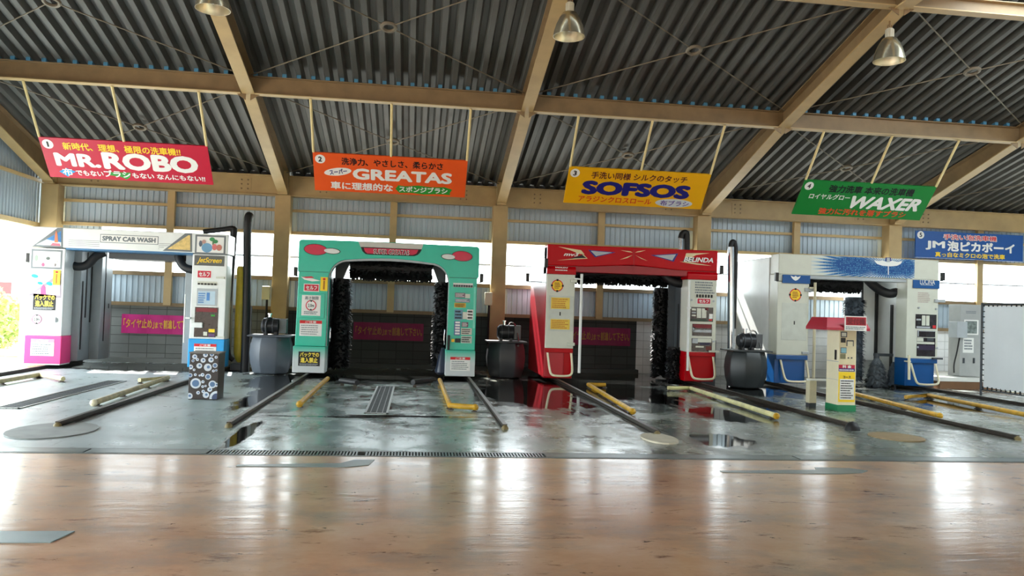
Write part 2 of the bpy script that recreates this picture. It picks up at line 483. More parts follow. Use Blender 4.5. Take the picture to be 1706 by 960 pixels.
# tie rods with ring at the crossing
for i in range(5):
    xa, xb = COLX[i]+.08, COLX[i+1]-.08
    for Ya, Yb in ((10.7, 14.1), (14.5, 18.2)):
        za, zb_ = deck_z(Ya)-.10, deck_z(Yb)-.10
        mb = MB(); xm, ym, zm = (xa+xb)/2, (Ya+Yb)/2, (za+zb_)/2
        for p in ((xa, Ya, za), (xb, Ya, za), (xa, Yb, zb_), (xb, Yb, zb_)):
            d = Vector(p)-Vector((xm, ym, zm)); q = Vector((xm, ym, zm))+d.normalized()*.1
            mb.cyl(q, p, .011, n=6)
        o = struct(mb.build('tie_rod_cross', ROD))
        rg = MB()
        ring = [(xm+.11*math.cos(t), ym+.11*math.sin(t), zm-.25*.11*math.sin(t)) for t in [2*PI*k/20 for k in range(21)]]
        rg.tube(ring, .03, 6); rg.build('coupling_ring', ROD, o, smooth=True)

# eave girder, per bay, with bolted splice plates
for i in range(5):
    x0, x1 = COLX[i], COLX[i+1]
    g = MB().box(x0+.02, x1-.02, 18.46, 18.48, 3.9, 4.34)
    o = struct(g.build('eave_beam', STEEL))
    MB().box(x0+.11, x1-.11, 18.38, 18.60, 3.885, 3.905).build('bottom_flange', STEEL, o)
    MB().box(x0+.11, x1-.11, 18.38, 18.60, 4.33, 4.35).build('top_flange', STEEL, o)
    for xx in (x0+.88, x1-.88):
        MB().box(xx-.14, xx+.14, 18.448, 18.462, 3.97, 4.27).build('splice_plate', STEEL, o)
        b = MB()
        for a in (-.07, .07):
            for z in (4.02, 4.12, 4.22): b.cyl((xx+a, 18.43, z), (xx+a, 18.449, z), .018, n=8)
        b.build('bolt', STEEL2, o)
    struct(MB().box(x0, x1, 18.62, 18.70, 4.36, 4.46).build('eave_purlin', DGREY))

# back wall cladding
def corrug(x0, x1, z0, z1, Y, pitch=.125, dep=.022):
    mb = MB(); xs = []
    x = x0
    while x < x1:
        xs += [(x, 0), (x+pitch*.62, 0), (x+pitch*.72, dep), (x+pitch*.9, dep)]
        x += pitch
    xs = [(min(a, x1), b) for a, b in xs]+[(x1, 0)]
    n = len(xs)
    mb.add([(a, Y-b, z0) for a, b in xs]+[(a, Y-b, z1) for a, b in xs], [(i, i+1, i+n+1, i+n) for i in range(n-1)])
    return mb
for i in range(5):
    x0, x1 = COLX[i]+.05, COLX[i+1]-.05
    xm = (x0+x1)/2
    o = struct(corrug(x0, x1, 3.08, 4.34, 18.78).build('wall_back_upper', CLAD))
    MB().box(x0, x1, 18.66, 18.76, 3.56, 3.62).build('girt', STEEL, o)
    o = struct(MB().box(x0, x1, 18.60, 18.80, 3.03, 3.10).build('trim_1', STEEL))
    o = struct(corrug(x0, x1, 1.34, 2.0, 18.78).build('wall_back_lower', CLAD))
    struct(MB().box(x0, x1, 18.60, 18.80, 1.96, 2.05).build('trim_2', STEEL2))
    struct(MB().box(x0, x1, 18.62, 18.78, 1.27, 1.35).build('trim_3', STEEL2))
    if i == 0:
        struct(corrug(x0, -7.08, 2.84, 3.05, 18.74).build('wall_back_patch', CLAD))
    st = struct(MB().box(xm-.08, xm+.08, 18.55, 18.66, 1.3, 3.89).build('window_stud', STEEL))
    struct(MB().box(x0+.1, xm-.08, 18.66, 18.69, 2.49, 2.525).build('window_rail', GREYP))
    struct(MB().box(xm+.08, x1-.1, 18.66, 18.69, 2.49, 2.525).build('window_rail', GREYP))
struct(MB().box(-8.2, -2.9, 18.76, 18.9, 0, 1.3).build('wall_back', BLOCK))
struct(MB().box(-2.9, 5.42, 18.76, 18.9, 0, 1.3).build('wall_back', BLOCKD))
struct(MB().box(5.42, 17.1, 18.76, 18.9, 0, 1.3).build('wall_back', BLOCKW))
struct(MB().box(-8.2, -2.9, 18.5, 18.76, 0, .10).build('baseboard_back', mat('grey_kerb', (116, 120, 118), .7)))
struct(MB().box(-2.9, 5.42, 18.5, 18.76, 0, .10).build('baseboard_back', mat('shaded_kerb', (64, 68, 66), .7)))  # kerb colour darkened to paint in the shade behind the machines
# left gable end: cladding above an open side
def corrug_side(X, Y0, Y1, zlo, zhi):
    mb = MB(); pts = []; y = Y0
    while y < Y1:
        pts += [(y, 0), (y+.08, 0), (y+.09, .022), (y+.115, .022)]; y += .125
    n = len(pts)
    mb.add([(X+b, a, zlo) for a, b in pts]+[(X+b, a, zhi(a)) for a, b in pts], [(i, i+1, i+n+1, i+n) for i in range(n-1)])
    return mb
sw = struct(corrug_side(-8.34, 2.0, 18.7, 2.98, lambda y: (deck_z(y) if y > RIDGE else deck_z(RIDGE)-.25*(RIDGE-y))).build('wall_left', CLAD))
MB().box(-8.32, -8.22, 2.0, 18.7, 2.92, 3.02).build('girt', STEEL, sw)
MB().box(-8.32, -8.24, 2.0, 18.7, 3.92, 3.98).build('girt', STEEL, sw)
struct(MB().box(-8.40, -8.22, 18.45, 18.66, 0, 3.0).build('side_post', mat('weathered_yellow_post', (190, 180, 120), .6, var=.2)))
struct(MB().box(-8.62, -8.40, 18.5, 18.66, 0, 2.95).build('side_post', IVORY))

wr = struct(corrug_side(18.8, -8.0, 18.7, 0.0, lambda y: (deck_z(y) if y > RIDGE else max(3.9, deck_z(RIDGE)-.25*(RIDGE-y)))).build('added_wall_right', CLAD))  # unseen wall added to reduce light from the right
MB().box(18.75, 18.85, -6.0, 18.7, 2.92, 3.02).build('girt', STEEL, wr)
# unseen wall added across the yard to block sky light from the front
struct(MB().box(-40, 46, -24, -18, -.3, 6.5).build('added_wall_front', mat('sky_block_wall', (120, 116, 108), .8, var=.2, scale=.6)))

# drain channel between the two floors
dr = struct(MB().box(-30, 24, 7.68, 7.72, -.3, .004).box(-30, 24, 7.91, 7.95, -.3, .004).box(-30, 24, 7.70, 7.93, -.3, -.06).build('drain_channel', mat('drain_steel', (96, 104, 104), .35, .5, var=.15)))
COVER = mat('drain_cover_steel', (112, 124, 124), .3, .4, var=.15)
for x0, x1 in ((-6.2, -3.0), (-2.98, -1.9), (1.35, 4.0), (4.02, 7.2), (7.22, 10.2)):
    MB().box(x0, x1, 7.722, 7.908, -.03, .006).build('drain_cover', COVER, dr)
gt = MB(); x = -1.88
while x < 1.33:
    if not -.5 < x < -.44: gt.box(x, x+.017, 7.722, 7.908, -.03, .004)
    x += .031
gt.build('drain_grating', COVER, dr)

# ------------------------------------------------------------------ hanging signs
SB = {'red': mat('sign_red', (196, 8, 50), .35, var=.02), 'orange': mat('sign_orange', (240, 92, 34), .35, var=.02),
      'yellow': mat('sign_yellow', (240, 178, 12), .35, var=.02), 'green': mat('sign_green', (14, 128, 48), .35, var=.02), 'blue': mat('sign_blue', (4, 76, 150), .35, var=.02)}
def sign(x0, x1, colour, num, label, tilted=True):
    w = x1-x0
    if tilted:
        yt, zt, yb, zb = 15.0, 4.28, 15.55, 3.65
    else:
        yt, zt, yb, zb = 18.2, 3.77, 18.2, 3.10
    V = Vector((0, yt-yb, zt-zb)); hh = V.length; V.normalize()
    root = thing('hanging_sign' if tilted else 'wall_sign', label, 'sign', (x0, yb, zb), 'numbered bay signs')
    pl = Plane((x0, yb, zb), (1, 0, 0), V)
    mb = MB(); mb.add([pl.p(u, v, d) for d in (0, -.03) for u, v in ((0, 0), (w, 0), (w, hh), (0, hh))], [(0, 1, 2, 3), (7, 6, 5, 4), (0, 4, 5, 1), (1, 5, 6, 2), (2, 6, 7, 3), (3, 7, 4, 0)])
    mb.build('board', SB[colour], root)
    def R(u0, u1, v0, v1): return (u0*w, u1*w, (1-v1)*hh, (1-v0)*hh)
    nb = patch(ellp(.045*w, .84*hh, .095, .095), pl, WINK, root, 'number_disc', d=.003)
    nw = .016 if num == '1' else .035
    letters(num, (.045*w-nw, .045*w+nw, .84*hh-.055, .84*hh+.055), pl, INK, nb, .012 if num == '1' else .03, d=.006)
    if tilted:
        for u in (.005, .5, .995):
            X = x0+u*w
            r = MB().box(X-.022, X+.022, -.012, .012, 0, 1)
            a, b = Vector((X, 14.33, 5.12)), pl.p(u*w, hh, -.015)
            mb = MB().cyl(a, b, .024, n=8); mb.cyl(a+Vector((0, 0, .03)), a, .04, n=8)
            mb.build('hanger_rod', ROD2, root)
    else:
        for u in (.3, .7):
            MB().box(x0+u*w-.03, x0+u*w+.03, 18.23, 18.47, 3.6, 3.66).build('bracket', STEEL, root)
    return root, pl, R, w, hh
s, pl, R, w, hh = sign(-6.83, -3.90, 'red', '1', 'red hanging sign numbered 1 above the white and pink wash machine')
letters('新時代、理想、極限の洗車機!!', R(.13, .83, .09, .28), pl, YEL, s, .025)
letters('MR.', R(.06, .33, .36, .70), pl, WINK, s, .045)
letters('ROBO', R(.345, .925, .28, .72), pl, WINK, s, .05)
patch([(p[0]*w, p[1]*hh) for p in ((.065, .16), (.115, .25), (.165, .17), (.13, .10), (.11, .03), (.085, .10))], pl, SKYB, s, 'blue_patch', d=.003)
patch([(p[0]*w, p[1]*hh) for p in ((.36, .20), (.50, .22), (.49, .10), (.465, .03), (.43, .10), (.37, .12))], pl, GREENINK, s, 'green_patch', d=.003)
letters('布', R(.085, .145, .74, .94), pl, WINK, s, .02, d=.007)
letters('でもない', R(.165, .33, .78, .92), pl, WINK, s, .03)
letters('ブラシ', R(.335, .495, .74, .92), pl, WINK, s, .03, d=.007)
letters('もない なんにもない!!', R(.505, .955, .78, .92), pl, WINK, s, .03)
s, pl, R, w, hh = sign(-2.0, .91, 'orange', '2', 'orange hanging sign numbered 2 above the teal wash machine')
letters('洗浄力、やさしさ、柔らかさ', R(.18, .84, .09, .28), pl, INK, s, .025)
patch(ellp(.155*w, .53*hh, .26, .085, rot=.16), pl, WINK, s, 'white_oval', d=.003)
letters('スーパー', (.10*w, .215*w, .47*hh, .60*hh), pl, NAVY, s, .03, d=.006, rot=.16)
letters('GREATAS', R(.25, .905, .35, .65), pl, WINK, s, .045)
letters('車に理想的な', R(.105, .515, .73, .94), pl, WINK, s, .03)
patch([(p[0]*w, p[1]*hh) for p in ((.53, .15), (.55, .25), (.60, .23), (.68, .27), (.77, .24), (.86, .26), (.91, .20), (.895, .10), (.90, .05), (.82, .06), (.72, .03), (.63, .06), (.56, .04))], pl, GREENINK, s, 'green_patch', d=.003)
letters('スポンジブラシ', R(.555, .88, .76, .92), pl, WINK, s, .035, d=.007)
s, pl, R, w, hh = sign(2.90, 5.78, 'yellow', '3', 'yellow hanging sign numbered 3 above the red wash machine')
letters('手洗い同様 シルクのタッチ', R(.16, .84, .09, .28), pl, mat('maroon_ink', (84, 20, 36), .5), s, .02)
letters('SOFSOS', R(.11, .885, .34, .73), pl, NAVY, s, .065)
letters('アラジンクロスロール', R(.10, .625, .77, .93), pl, REDINK, s, .015)
patch(ellp(.79*w, .14*hh, .39, .10), pl, mat('pale_lilac_ink', (206, 214, 220), .5), s, 'pale_oval', d=.003)
letters('布ブラシ', R(.69, .90, .78, .94), pl, mat('purple_ink', (96, 70, 160), .5), s, .02, d=.006)
s, pl, R, w, hh = sign(7.76, 10.64, 'green', '4', 'green hanging sign numbered 4 above the white and blue wash machine')
letters('強力洗車 本来の洗車機', R(.20, .85, .09, .31), pl, INK, s, .03)
letters('ロイヤルグロー', R(.075, .385, .36, .52), pl, WINK, s, .02)
letters('WAXER', R(.40, .94, .37, .74), pl, WINK, s, .045, .25)
letters('強力に汚れを落すブラシ', R(.19, .87, .76, .95), pl, mat('orange_ink', (226, 82, 40), .5), s, .03)
s, pl, R, w, hh = sign(12.36, 15.3, 'blue', '5', 'blue upright sign numbered 5 on the back wall at the far right', False)
letters('手洗い泡洗車機', R(.25, .755, .07, .30), pl, WINK, s, .07)
letters('手洗い泡洗車機', R(.255, .75, .085, .285), pl, REDINK, s, .02, d=.007)
letters('JM', R(.09, .27, .36, .70), pl, WINK, s, .04)
letters('泡ピカボーイ', R(.29, .92, .33, .72), pl, WINK, s, .045)
letters('真っ白なミクロの泡で洗車', R(.18, .83, .76, .95), pl, YEL, s, .03)

# ------------------------------------------------------------------ ceiling lamps
def lamp(X, label):
    L = thing('high_bay_lamp', label, 'lamp', (X, 10.9, 5.36), 'high bay lamps under the rafters')
    Y = 10.9
    MB().cyl((X, Y, 5.88), (X, Y, 6.02), .015, n=8).cyl((X, Y, 6.0), (X, Y, 6.05), .05, n=12).tube([(X+.035*math.cos(t), Y, 5.88+.035*math.sin(t)) for t in [2*PI*k/12 for k in range(13)]], .009, 6).build('hook', STEEL2, L)
    h = MB().lathe([(.03, .50), (.05, .49), (.055, .36), (.075, .35)], (X, Y, 5.36), 20)
    hs = h.build('socket_housing', IVORY, L, smooth=True)
    f = MB()
    for k in range(10):
        t = 2*PI*k/10; f.box(X+.055*math.cos(t)-.006, X+.055*math.cos(t)+.006, Y+.055*math.sin(t)-.006, Y+.055*math.sin(t)+.006, 5.72, 5.84)
    f.build('cooling_fin', IVORY, hs)
    prof = [(.07, .355), (.10, .34), (.145, .27), (.185, .18), (.215, .08), (.228, .0), (.222, .0), (.208, .08), (.178, .18), (.138, .265), (.09, .33), (.0, .335)]
    MB().lathe(prof, (X, Y, 5.36), 32).build('reflector', mat('lamp_aluminium', (196, 192, 170), .25, .75, var=.08, scale=14), L, smooth=True)
    MB().lathe([(.0, .32), (.03, .31), (.06, .2), (.05, .1), (.0, .07)], (X, Y, 5.36), 16).build('bulb', mat('lamp_glass', (230, 236, 240), .12), L, smooth=True)
lamp(-2.84, 'high bay lamp cut by the top of the picture near the first pair of bays')
lamp(2.04, 'bell shaped high bay lamp hanging beside the rafter between bays 2 and 3')
lamp(6.92, 'bell shaped high bay lamp hanging beside the rafter between bays 3 and 4')

# ------------------------------------------------------------------ parts shared by the machines
def hose(parent, pts, r, m=RUBBER, name='air_hose'):
    return MB().tube(pts, r, 14, 3, ribs=.0).build(name, m, parent, smooth=True)
def brush_x(parent, x0, x1, y, z, r, m, name='top_brush', n=1500, seed=3):
    rnd = random.Random(seed); core = MB().cyl((x0, y, z), (x1, y, z), r*.72, n=20)
    o = core.build(name, m, parent)
    b = MB()
    for i in range(n):
        t = rnd.uniform(0, 2*PI); x = rnd.uniform(x0, x1); rr = r*rnd.uniform(.86, 1.08); w = .02
        d = Vector((0, math.cos(t), math.sin(t))); dx = rnd.uniform(-.03, .03)
        b.add([Vector((x-w, y, z))+d*r*.5, Vector((x+w, y, z))+d*r*.5, Vector((x+w*.8+dx, y, z))+d*rr, Vector((x-w*.8+dx, y, z))+d*rr], [(0, 1, 2, 3)])
    b.build('bristle', m, o); return o
def brush_z(parent, x, y, z0, z1, r, m, name='side_brush', n=1800, seed=5, taper=None):
    rnd = random.Random(seed)
    rf = taper or (lambda t: 1.0)
    prof = [(r*.75*rf(k/8), (z1-z0)*k/8) for k in range(9)]
    o = MB().lathe(prof, (x, y, z0), 18).build(name, m, parent)
    b = MB()
    for i in range(n):
        t = rnd.uniform(0, 2*PI); k = rnd.uniform(0, 1); z = z0+(z1-z0)*k; rr = r*rf(k)*rnd.uniform(.85, 1.1); w = .018
        d = Vector((math.cos(t), math.sin(t), 0)); s_ = Vector((-d.y, d.x, 0))*w; dz = rnd.uniform(-.10, -.01)
        c = Vector((x, y, z))
        b.add([c+d*r*rf(k)*.5+s_, c+d*r*rf(k)*.5-s_, c+d*rr-s_+Vector((0, 0, dz)), c+d*rr+s_+Vector((0, 0, dz))], [(0, 1, 2, 3)])
    b.build('bristle', m, o); return o
def wheels(parent, xs, y0, y1):
    for x in xs:
        for y in (y0+.3, y1-.3):
            MB().cyl((x-.04, y, .145), (x+.04, y, .145), .062, n=16).build('wheel', DGREY, parent, smooth=True)
def notice(parent, px, Y, rows=5, head='ご注意', headm=None, seed=2):
    x0, x1, z0, z1 = RC(*px, Y); pl = front(Y); hh = z1-z0
    o = patch(rectp(x0, x1, z0, z1), pl, WINK, parent, 'notice', d=.003)
    b = patch(rectp(x0, x1, z1-hh*.2, z1), pl, headm or REDINK, o, 'heading_band', d=.005)
    letters(head, (x0+(x1-x0)*.25, x0+(x1-x0)*.75, z1-hh*.175, z1-hh*.025), pl, WINK, o, .02, d=.008)
    dashes((x0+(x1-x0)*.07, x1-(x1-x0)*.07, z0+hh*.06, z1-hh*.26), pl, GREY_INK, o, rows, d=.005, fill=.42, seed=seed)
    return o
def selfsticker(parent, px, Y):
    x0, x1, z0, z1 = RC(*px, Y); pl = front(Y)
    o = patch(rectp(x0, x1, z0, z1), pl, WINK, parent, 'sticker', d=.003); lab(o, 'pink and white self service sticker')
    e = (z1-z0)*.1
    patch(rectp(x0+e, x1-e, z0+e, z1-e), pl, REDSEAL, o, 'sticker_field', d=.005)
    letters('セルフ', (x0+(x1-x0)*.14, x1-(x1-x0)*.14, z0+(z1-z0)*.24, z1-(z1-z0)*.24), pl, WINK, o, .035, d=.008)
def back_sticker(parent, px, Y):
    x0, x1, z0, z1 = RC(*px, Y); pl = front(Y); hh = z1-z0; ww = x1-x0
    o = patch(rectp(x0, x1, z0, z1), pl, INK, parent, 'warning_sticker', d=.003); lab(o, 'black sticker with yellow warning writing')
    y2 = mat('pale_yellow_ink', (250, 226, 84), .5)
    letters('バックでの', (x0+ww*.07, x1-ww*.05, z0+hh*.63, z1-hh*.05), pl, y2, o, .035, d=.006)
    letters('進入禁止', (x0+ww*.1, x1-ww*.1, z0+hh*.22, z0+hh*.60), pl, y2, o, .035, d=.006)
    dashes((x0+ww*.06, x1-ww*.04, z0+hh*.04, z0+hh*.18), pl, GREYP, o, 2, d=.005)
def yellow_tag(parent, px, Y):
    x0, x1, z0, z1 = RC(*px, Y); pl = front(Y)
    o = patch(rectp(x0, x1, z0, z1), pl, YEL, parent, 'yellow_tag', d=.02, t=.004)
    patch(ellp((x0+x1)/2, z1-(z1-z0)*.14, (x1-x0)*.2, (x1-x0)*.17, 16), pl, REDINK, o, 'red_dot', d=.022)
    mb = MB(); xm = (x0+x1)/2
    for k in range(9):
        z = z1-(z1-z0)*(.3+.07*k); e = (x1-x0)*.11
        mb.add([pl.p(xm-e, z-.008, .0215), pl.p(xm+e, z-.008, .0215), pl.p(xm+e, z+.008, .0215), pl.p(xm-e, z+.008, .0215)], [(0, 1, 2, 3)])
    mb.build('small_print', mat('brown_ink', (150, 70, 20), .5), o)
def height_mark(parent, cx, cz, r, Y, txt, ringm=REDSEAL):
    pl = front(Y)
    o = patch(ellp(cx, cz, r, r), pl, ringm, parent, 'height_limit_mark', d=.006)
    patch(ellp(cx, cz, r*.82, r*.82), pl, WINK, o, 'mark_field', d=.008)
    for s_ in (1, -1):
        patch([(cx-r*.3, cz+s_*r*.98), (cx, cz+s_*r*.6), (cx+r*.3, cz+s_*r*.98)][::s_], pl, INK, o, 'arrowhead', d=.010)
    if txt: letters(txt, (cx-r*.55, cx+r*.55, cz-r*.3, cz+r*.3), pl, INK, o, .02, d=.011)
def seal(parent, px, Y):
    x0, x1, z0, z1 = RC(*px, Y); cx, cz, r = (x0+x1)/2, (z0+z1)/2, (z1-z0)/2; pl = front(Y)
    o = patch(ellp(cx, cz, r, r), pl, REDINK, parent, 'round_seal', d=.003)
    patch(ellp(cx, cz, r*.84, r*.84), pl, YEL, o, 'seal_field', d=.005)
    for k in range(4):
        t = PI/2*k; patch(rectp(cx+r*.92*math.cos(t)-.02, cx+r*.92*math.cos(t)+.02, cz+r*.92*math.sin(t)-.02, cz+r*.92*math.sin(t)+.02), pl, INK, o, 'seal_tick', d=.006)
    dashes((cx-r*.5, cx+r*.5, cz-r*.55, cz+r*.55), pl, mat('brown_ink', (150, 70, 20), .5), o, 4, d=.007, seed=5)
def guard(parent, xa, xb, za, zb, Y, m):
    """bent tube bumper bar, leaning out at the bottom"""
    MB().tube([(xa, Y, za), (xa+.04, Y-.10, zb+.12), (xa+.07, Y-.13, zb+.03), (xa+.14, Y-.14, zb), (xb-.14, Y-.14, zb), (xb-.06, Y-.13, zb+.03), (xb-.03, Y-.10, zb+.12), (xb-.05, Y, za)], .024, 10, 2).build('bumper_bar', m, parent, smooth=True)
def sensor(parent, px, py, Y, side, xb):
    X, Z = W(px, py, Y)
    o = MB().box(X-.035, X+.035, Y+.05, Y+.13, Z-.09, Z+.09).build('sensor', BLACK, parent, bevel=.008)
    MB().box(min(X, xb), max(X, xb), Y+.08, Y+.10, Z-.1, Z-.08).build('sensor_arm', DGREY, o)
def controls(parent, px, Y, m, seed):
    """glazed control window with rows of buttons and cards"""
    x0, x1, z0, z1 = RC(*px, Y); pl = front(Y); rnd = random.Random(seed)
    o = patch(rectp(x0, x1, z0, z1), pl, mat('smoked_window', (36, 28, 32), .15, var=.3, scale=12), parent, 'control_window', d=.004)
    ww, hh = x1-x0, z1-z0
    for a, b, c, e, mm in m:
        patch(rectp(x0+a*ww, x0+b*ww, z0+c*hh, z0+e*hh), pl, mm, o, 'control_card', d=.007)
    return o

# ------------------------------------------------------------------ machine 1: white spray machine, pink and blue feet
Y1 = 16.5
M1 = thing('car_wash_machine', 'white spray wash machine with a pink left foot and a blue right foot', 'car wash machine', (-5.68, 17.2, 0), 'drive-through wash machines')
xl, xli, xri, xr = -7.56, -6.90, -4.48, -3.80
w1 = WHITE
a = MB().box(xl, xli, Y1, Y1+.45, .64, 2.37).build('left_pillar', w1, M1, bevel=.015)
MB().box(xl+.04, xli+.14, Y1+.45, Y1+1.0, .12, 2.6).box(xl+.04, xli+.33, Y1+1.0, Y1+1.6, .12, 2.6).build('left_tower', mat('spray_grey', (140, 148, 152), .4, var=.05), M1, bevel=.01)
MB().box(xl-.01, xli+.01, Y1-.012, Y1+.45, .09, .64).build('left_foot', PINK, M1, bevel=.012)
MB().box(xl-.01, xli+.0, Y1-.02, Y1+.43, .07, .09).build('foot_edge', WHITE, M1)
MB().box(xri, xr, Y1, Y1+.45, .66, 2.37).build('right_pillar', w1, M1, bevel=.015)
MB().box(xri-.25, xr-.2, Y1+.45, Y1+1.6, .12, 2.6).build('right_tower', mat('spray_grey', (140, 148, 152), .4, var=.05), M1, bevel=.01)
MB().box(xri-.01, xr+.01, Y1-.012, Y1+.45, .09, .66).build('right_foot', SKYB, M1, bevel=.012)
MB().box(xl, xr, Y1, Y1+.6, 2.39, 2.79).build('top_beam', w1, M1, bevel=.015)
MB().box(xli, xri, Y1+.01, Y1+.5, 2.355, 2.39).build('beam_edge', mat('steel_blue_trim', (60, 116, 160), .35), M1)
MB().box(xli+.6, xri-.1, Y1+.6, Y1+1.4, 2.24, 2.6).build('spray_boom', DGREY, M1)
wheels(M1, (xl+.3, xr-.3), Y1+.3, Y1+1.6)
tr = MB()
for yy, za, zb in ((.52, .35, 1.75), (.70, 1.0, 2.35), (.94, .9, 2.35)):
    tr.box(xli+.135, xli+.15, Y1+yy, Y1+yy+.05, za, zb)
tr.box(xli+.325, xli+.34, Y1+1.2, Y1+1.23, .5, 2.4).box(xli+.325, xli+.34, Y1+1.42, Y1+1.45, 1.2, 1.3)
tr.build('guide_slot', BLACK, M1)
x_, z_ = W(118, 441, 17.0)
hose(M1, [(x_, 16.95, z_), (x_+.16, 16.95, z_-.05), (x_+.34, 16.98, z_), (x_+.46, 17.02, z_+.2), (x_+.6, 17.1, z_+.28)], .085)
MB().cyl((x_-.02, 16.95, z_+.01), (x_+.02, 16.95, z_), .125, .105, 20).build('hose_mouth', BLACK, M1, smooth=True)
x_, z_ = W(312, 440, 17.0)
hose(M1, [(x_-.2, 17.05, z_+.25), (x_-.17, 17.0, z_+.08), (x_-.05, 16.97, z_-.08), (x_+.12, 16.95, z_-.12), (x_+.3, 16.95, z_-.12)], .085)
pl = front(Y1)
FR = mat('picture_frame_grey', (112, 120, 124), .4)
def tri(parent, pix, Y, m, name, d):
    return patch([W(x, y, Y) for x, y in pix], front(Y), m, parent, name, d=d)
o = tri(M1, [(53, 411), (105, 413), (105, 380), (96, 380)], Y1, FR, 'picture_panel', .003); lab(o, 'triangular panel with a seaside picture')
tri(o, [(61, 408), (102, 410), (102, 385)], Y1, mat('pic_sky', (70, 140, 206), .4, var=.35, scale=5), 'picture', .005)
tri(o, [(60, 408), (102, 410), (102, 404), (78, 399)], Y1, mat('pic_sand', (214, 232, 228), .4), 'picture_sand', .007)
tri(o, [(91, 404), (97, 404), (96, 391), (94, 384), (92, 391)], Y1, mat('pic_orange', (236, 124, 84), .4), 'picture_sail', .009)
tri(o, [(84, 409), (101, 410), (100, 406), (88, 405)], Y1, mat('pic_pink', (226, 110, 130), .4), 'picture_boat', .009)
def picture(px, Y, parent, label):
    x0, x1, z0, z1 = RC(*px, Y); o = patch(rectp(x0, x1, z0, z1), front(Y), FR, parent, 'picture_panel', d=.003); lab(o, label)
    e = .035; patch(rectp(x0+e, x1-e, z0+e, z1-e), front(Y), WINK, o, 'picture', d=.005)
    return o, (x0+e, x1-e, z0+e, z1-e)
def blob(o, r, cx, cz, rx, rz, col, d=.007):
    ww, hh = r[1]-r[0], r[3]-r[2]
    patch(ellp(r[0]+cx*ww, r[2]+cz*hh, rx*ww, rz*hh, 20), front(Y1), mat('pic_%d_%d_%d' % col, col, .4), o, 'picture_spot', d=d)
o, r = picture((52, 416, 104, 448), Y1, M1, 'framed pale picture with a pink flower pot')
for k, (a, b, c, e, col) in enumerate(((.25, .62, .14, .28, (222, 200, 206)), (.12, .55, .07, .2, (150, 166, 150)), (.33, .45, .1, .2, (236, 196, 204)), (.38, .14, .06, .12, (226, 90, 130)), (.55, .55, .07, .1, (84, 96, 90)), (.82, .4, .07, .14, (226, 220, 214)), (.82, .15, .03, .1, (120, 110, 110)))):
    blob(o, r, a, b, c, e, col, .007+.001*k)
o, r = picture((325, 392, 376, 424), Y1, M1, 'framed picture with a palm tree and a blue rock')
for k, (a, b, c, e, col) in enumerate(((.38, .30, .2, .30, (108, 160, 196)), (.56, .85, .10, .13, (60, 150, 90)), (.68, .72, .10, .12, (48, 136, 84)), (.60, .62, .03, .2, (80, 120, 80)), (.66, .36, .09, .2, (220, 120, 120)), (.83, .34, .1, .2, (196, 120, 104)), (.14, .55, .06, .2, (90, 104, 120)), (.26, .68, .07, .13, (190, 150, 140)))):
    blob(o, r, a, b, c, e, col, .007+.001*k)
o = tri(M1, [(47, 492), (102, 497), (102, 456), (97, 457)], Y1, mat('pic_grey_violet', (150, 140, 150), .4), 'picture_panel', .003); lab(o, 'triangular panel with a pink picture')
tri(o, [(56, 489), (100, 493), (100, 462)], Y1, mat('pic_pale_pink', (226, 190, 206), .4, var=.15), 'picture', .005)
tri(o, [(68, 490), (77, 491), (76, 478), (72, 474), (68, 481)], Y1, mat('pic_hot_pink', (240, 84, 140), .4), 'picture_figure', .007)
for k, (a, b, c) in enumerate(((58, 460, 5), (67, 472, 4), (83, 473, 5))):
    xx, zz = W(a, b, Y1); patch(ellp(xx, zz, c*.0126, c*.007, 16, -.2), pl, SKYB, M1, 'blue_drop', d=.008)
yellow_tag(M1, (89, 450, 101, 475), Y1)
back_sticker(M1, (55, 490, 93, 517), Y1)
xx, zz = W(61.5, 532, Y1); height_mark(M1, xx, zz, .095, Y1, '2.0m', mat('faded_maroon', (150, 90, 120), .5))
xx, zz = W(88, 533, Y1); MB().box(xx-.11, xx+.09, Y1-.03, Y1, zz-.035, zz+.035).box(xx+.03, xx+.07, Y1-.05, Y1, zz-.05, zz+.05).build('latch', GREYP, M1)
notice(M1, (51, 565, 90, 593), Y1-.014, 5, headm=mat('pale_pink_ink', (250, 150, 190), .5), seed=3)
x0, x1, z0, z1 = RC(167, 392, 264, 406, Y1)
o = patch(rectp(x0, x1, z0, z1), pl, GREY_INK, M1, 'name_plate', d=.003); patch(rectp(x0+.012, x1-.012, z0+.012, z1-.012), pl, WINK, o, 'plate_field', d=.005)
letters('SPRAY CAR WASH', (x0+.04, x1-.05, z0+.035, z1-.035), pl, GREY_INK, o, .05, d=.007)
ln = MB()
for k in range(4):
    z = 2.545-.035*k
    for a, b in ((xli+.05, x0-.01), (x1+.01, -4.86-.09*k)): ln.box(a, b, Y1-.003, Y1, z, z+.007)
ln.build('pin_stripe', GREY_INK, M1)
o = tri(M1, [(271, 418), (320, 420), (320, 389), (310, 388)], Y1, FR, 'picture_panel', .003); lab(o, 'triangular panel with a sandy yellow picture')
tri(o, [(279, 415), (317, 417), (317, 392), (314, 392)], Y1, mat('pic_yellow_sand', (226, 196, 124), .4, var=.2, scale=14), 'picture', .005)
x0, x1, z0, z1 = RC(324, 426, 374, 443, Y1)
o = patch(rectp(x0, x1, z0, z1), pl, mat('strip_grey', (92, 94, 92), .4), M1, 'logo_strip', d=.003)
letters('JetScreen', (x0+.05, x1-.05, z0+.03, z1-.04), pl, YEL, o, .02, .4, d=.006)
selfsticker(M1, (328, 450, 353, 464), Y1)
x0, x1, z0, z1 = RC(329, 469, 362, 475, Y1)
o = patch(rectp(x0, x1, z0, z1), pl, IVORY, M1, 'button_row', d=.004); b = MB()
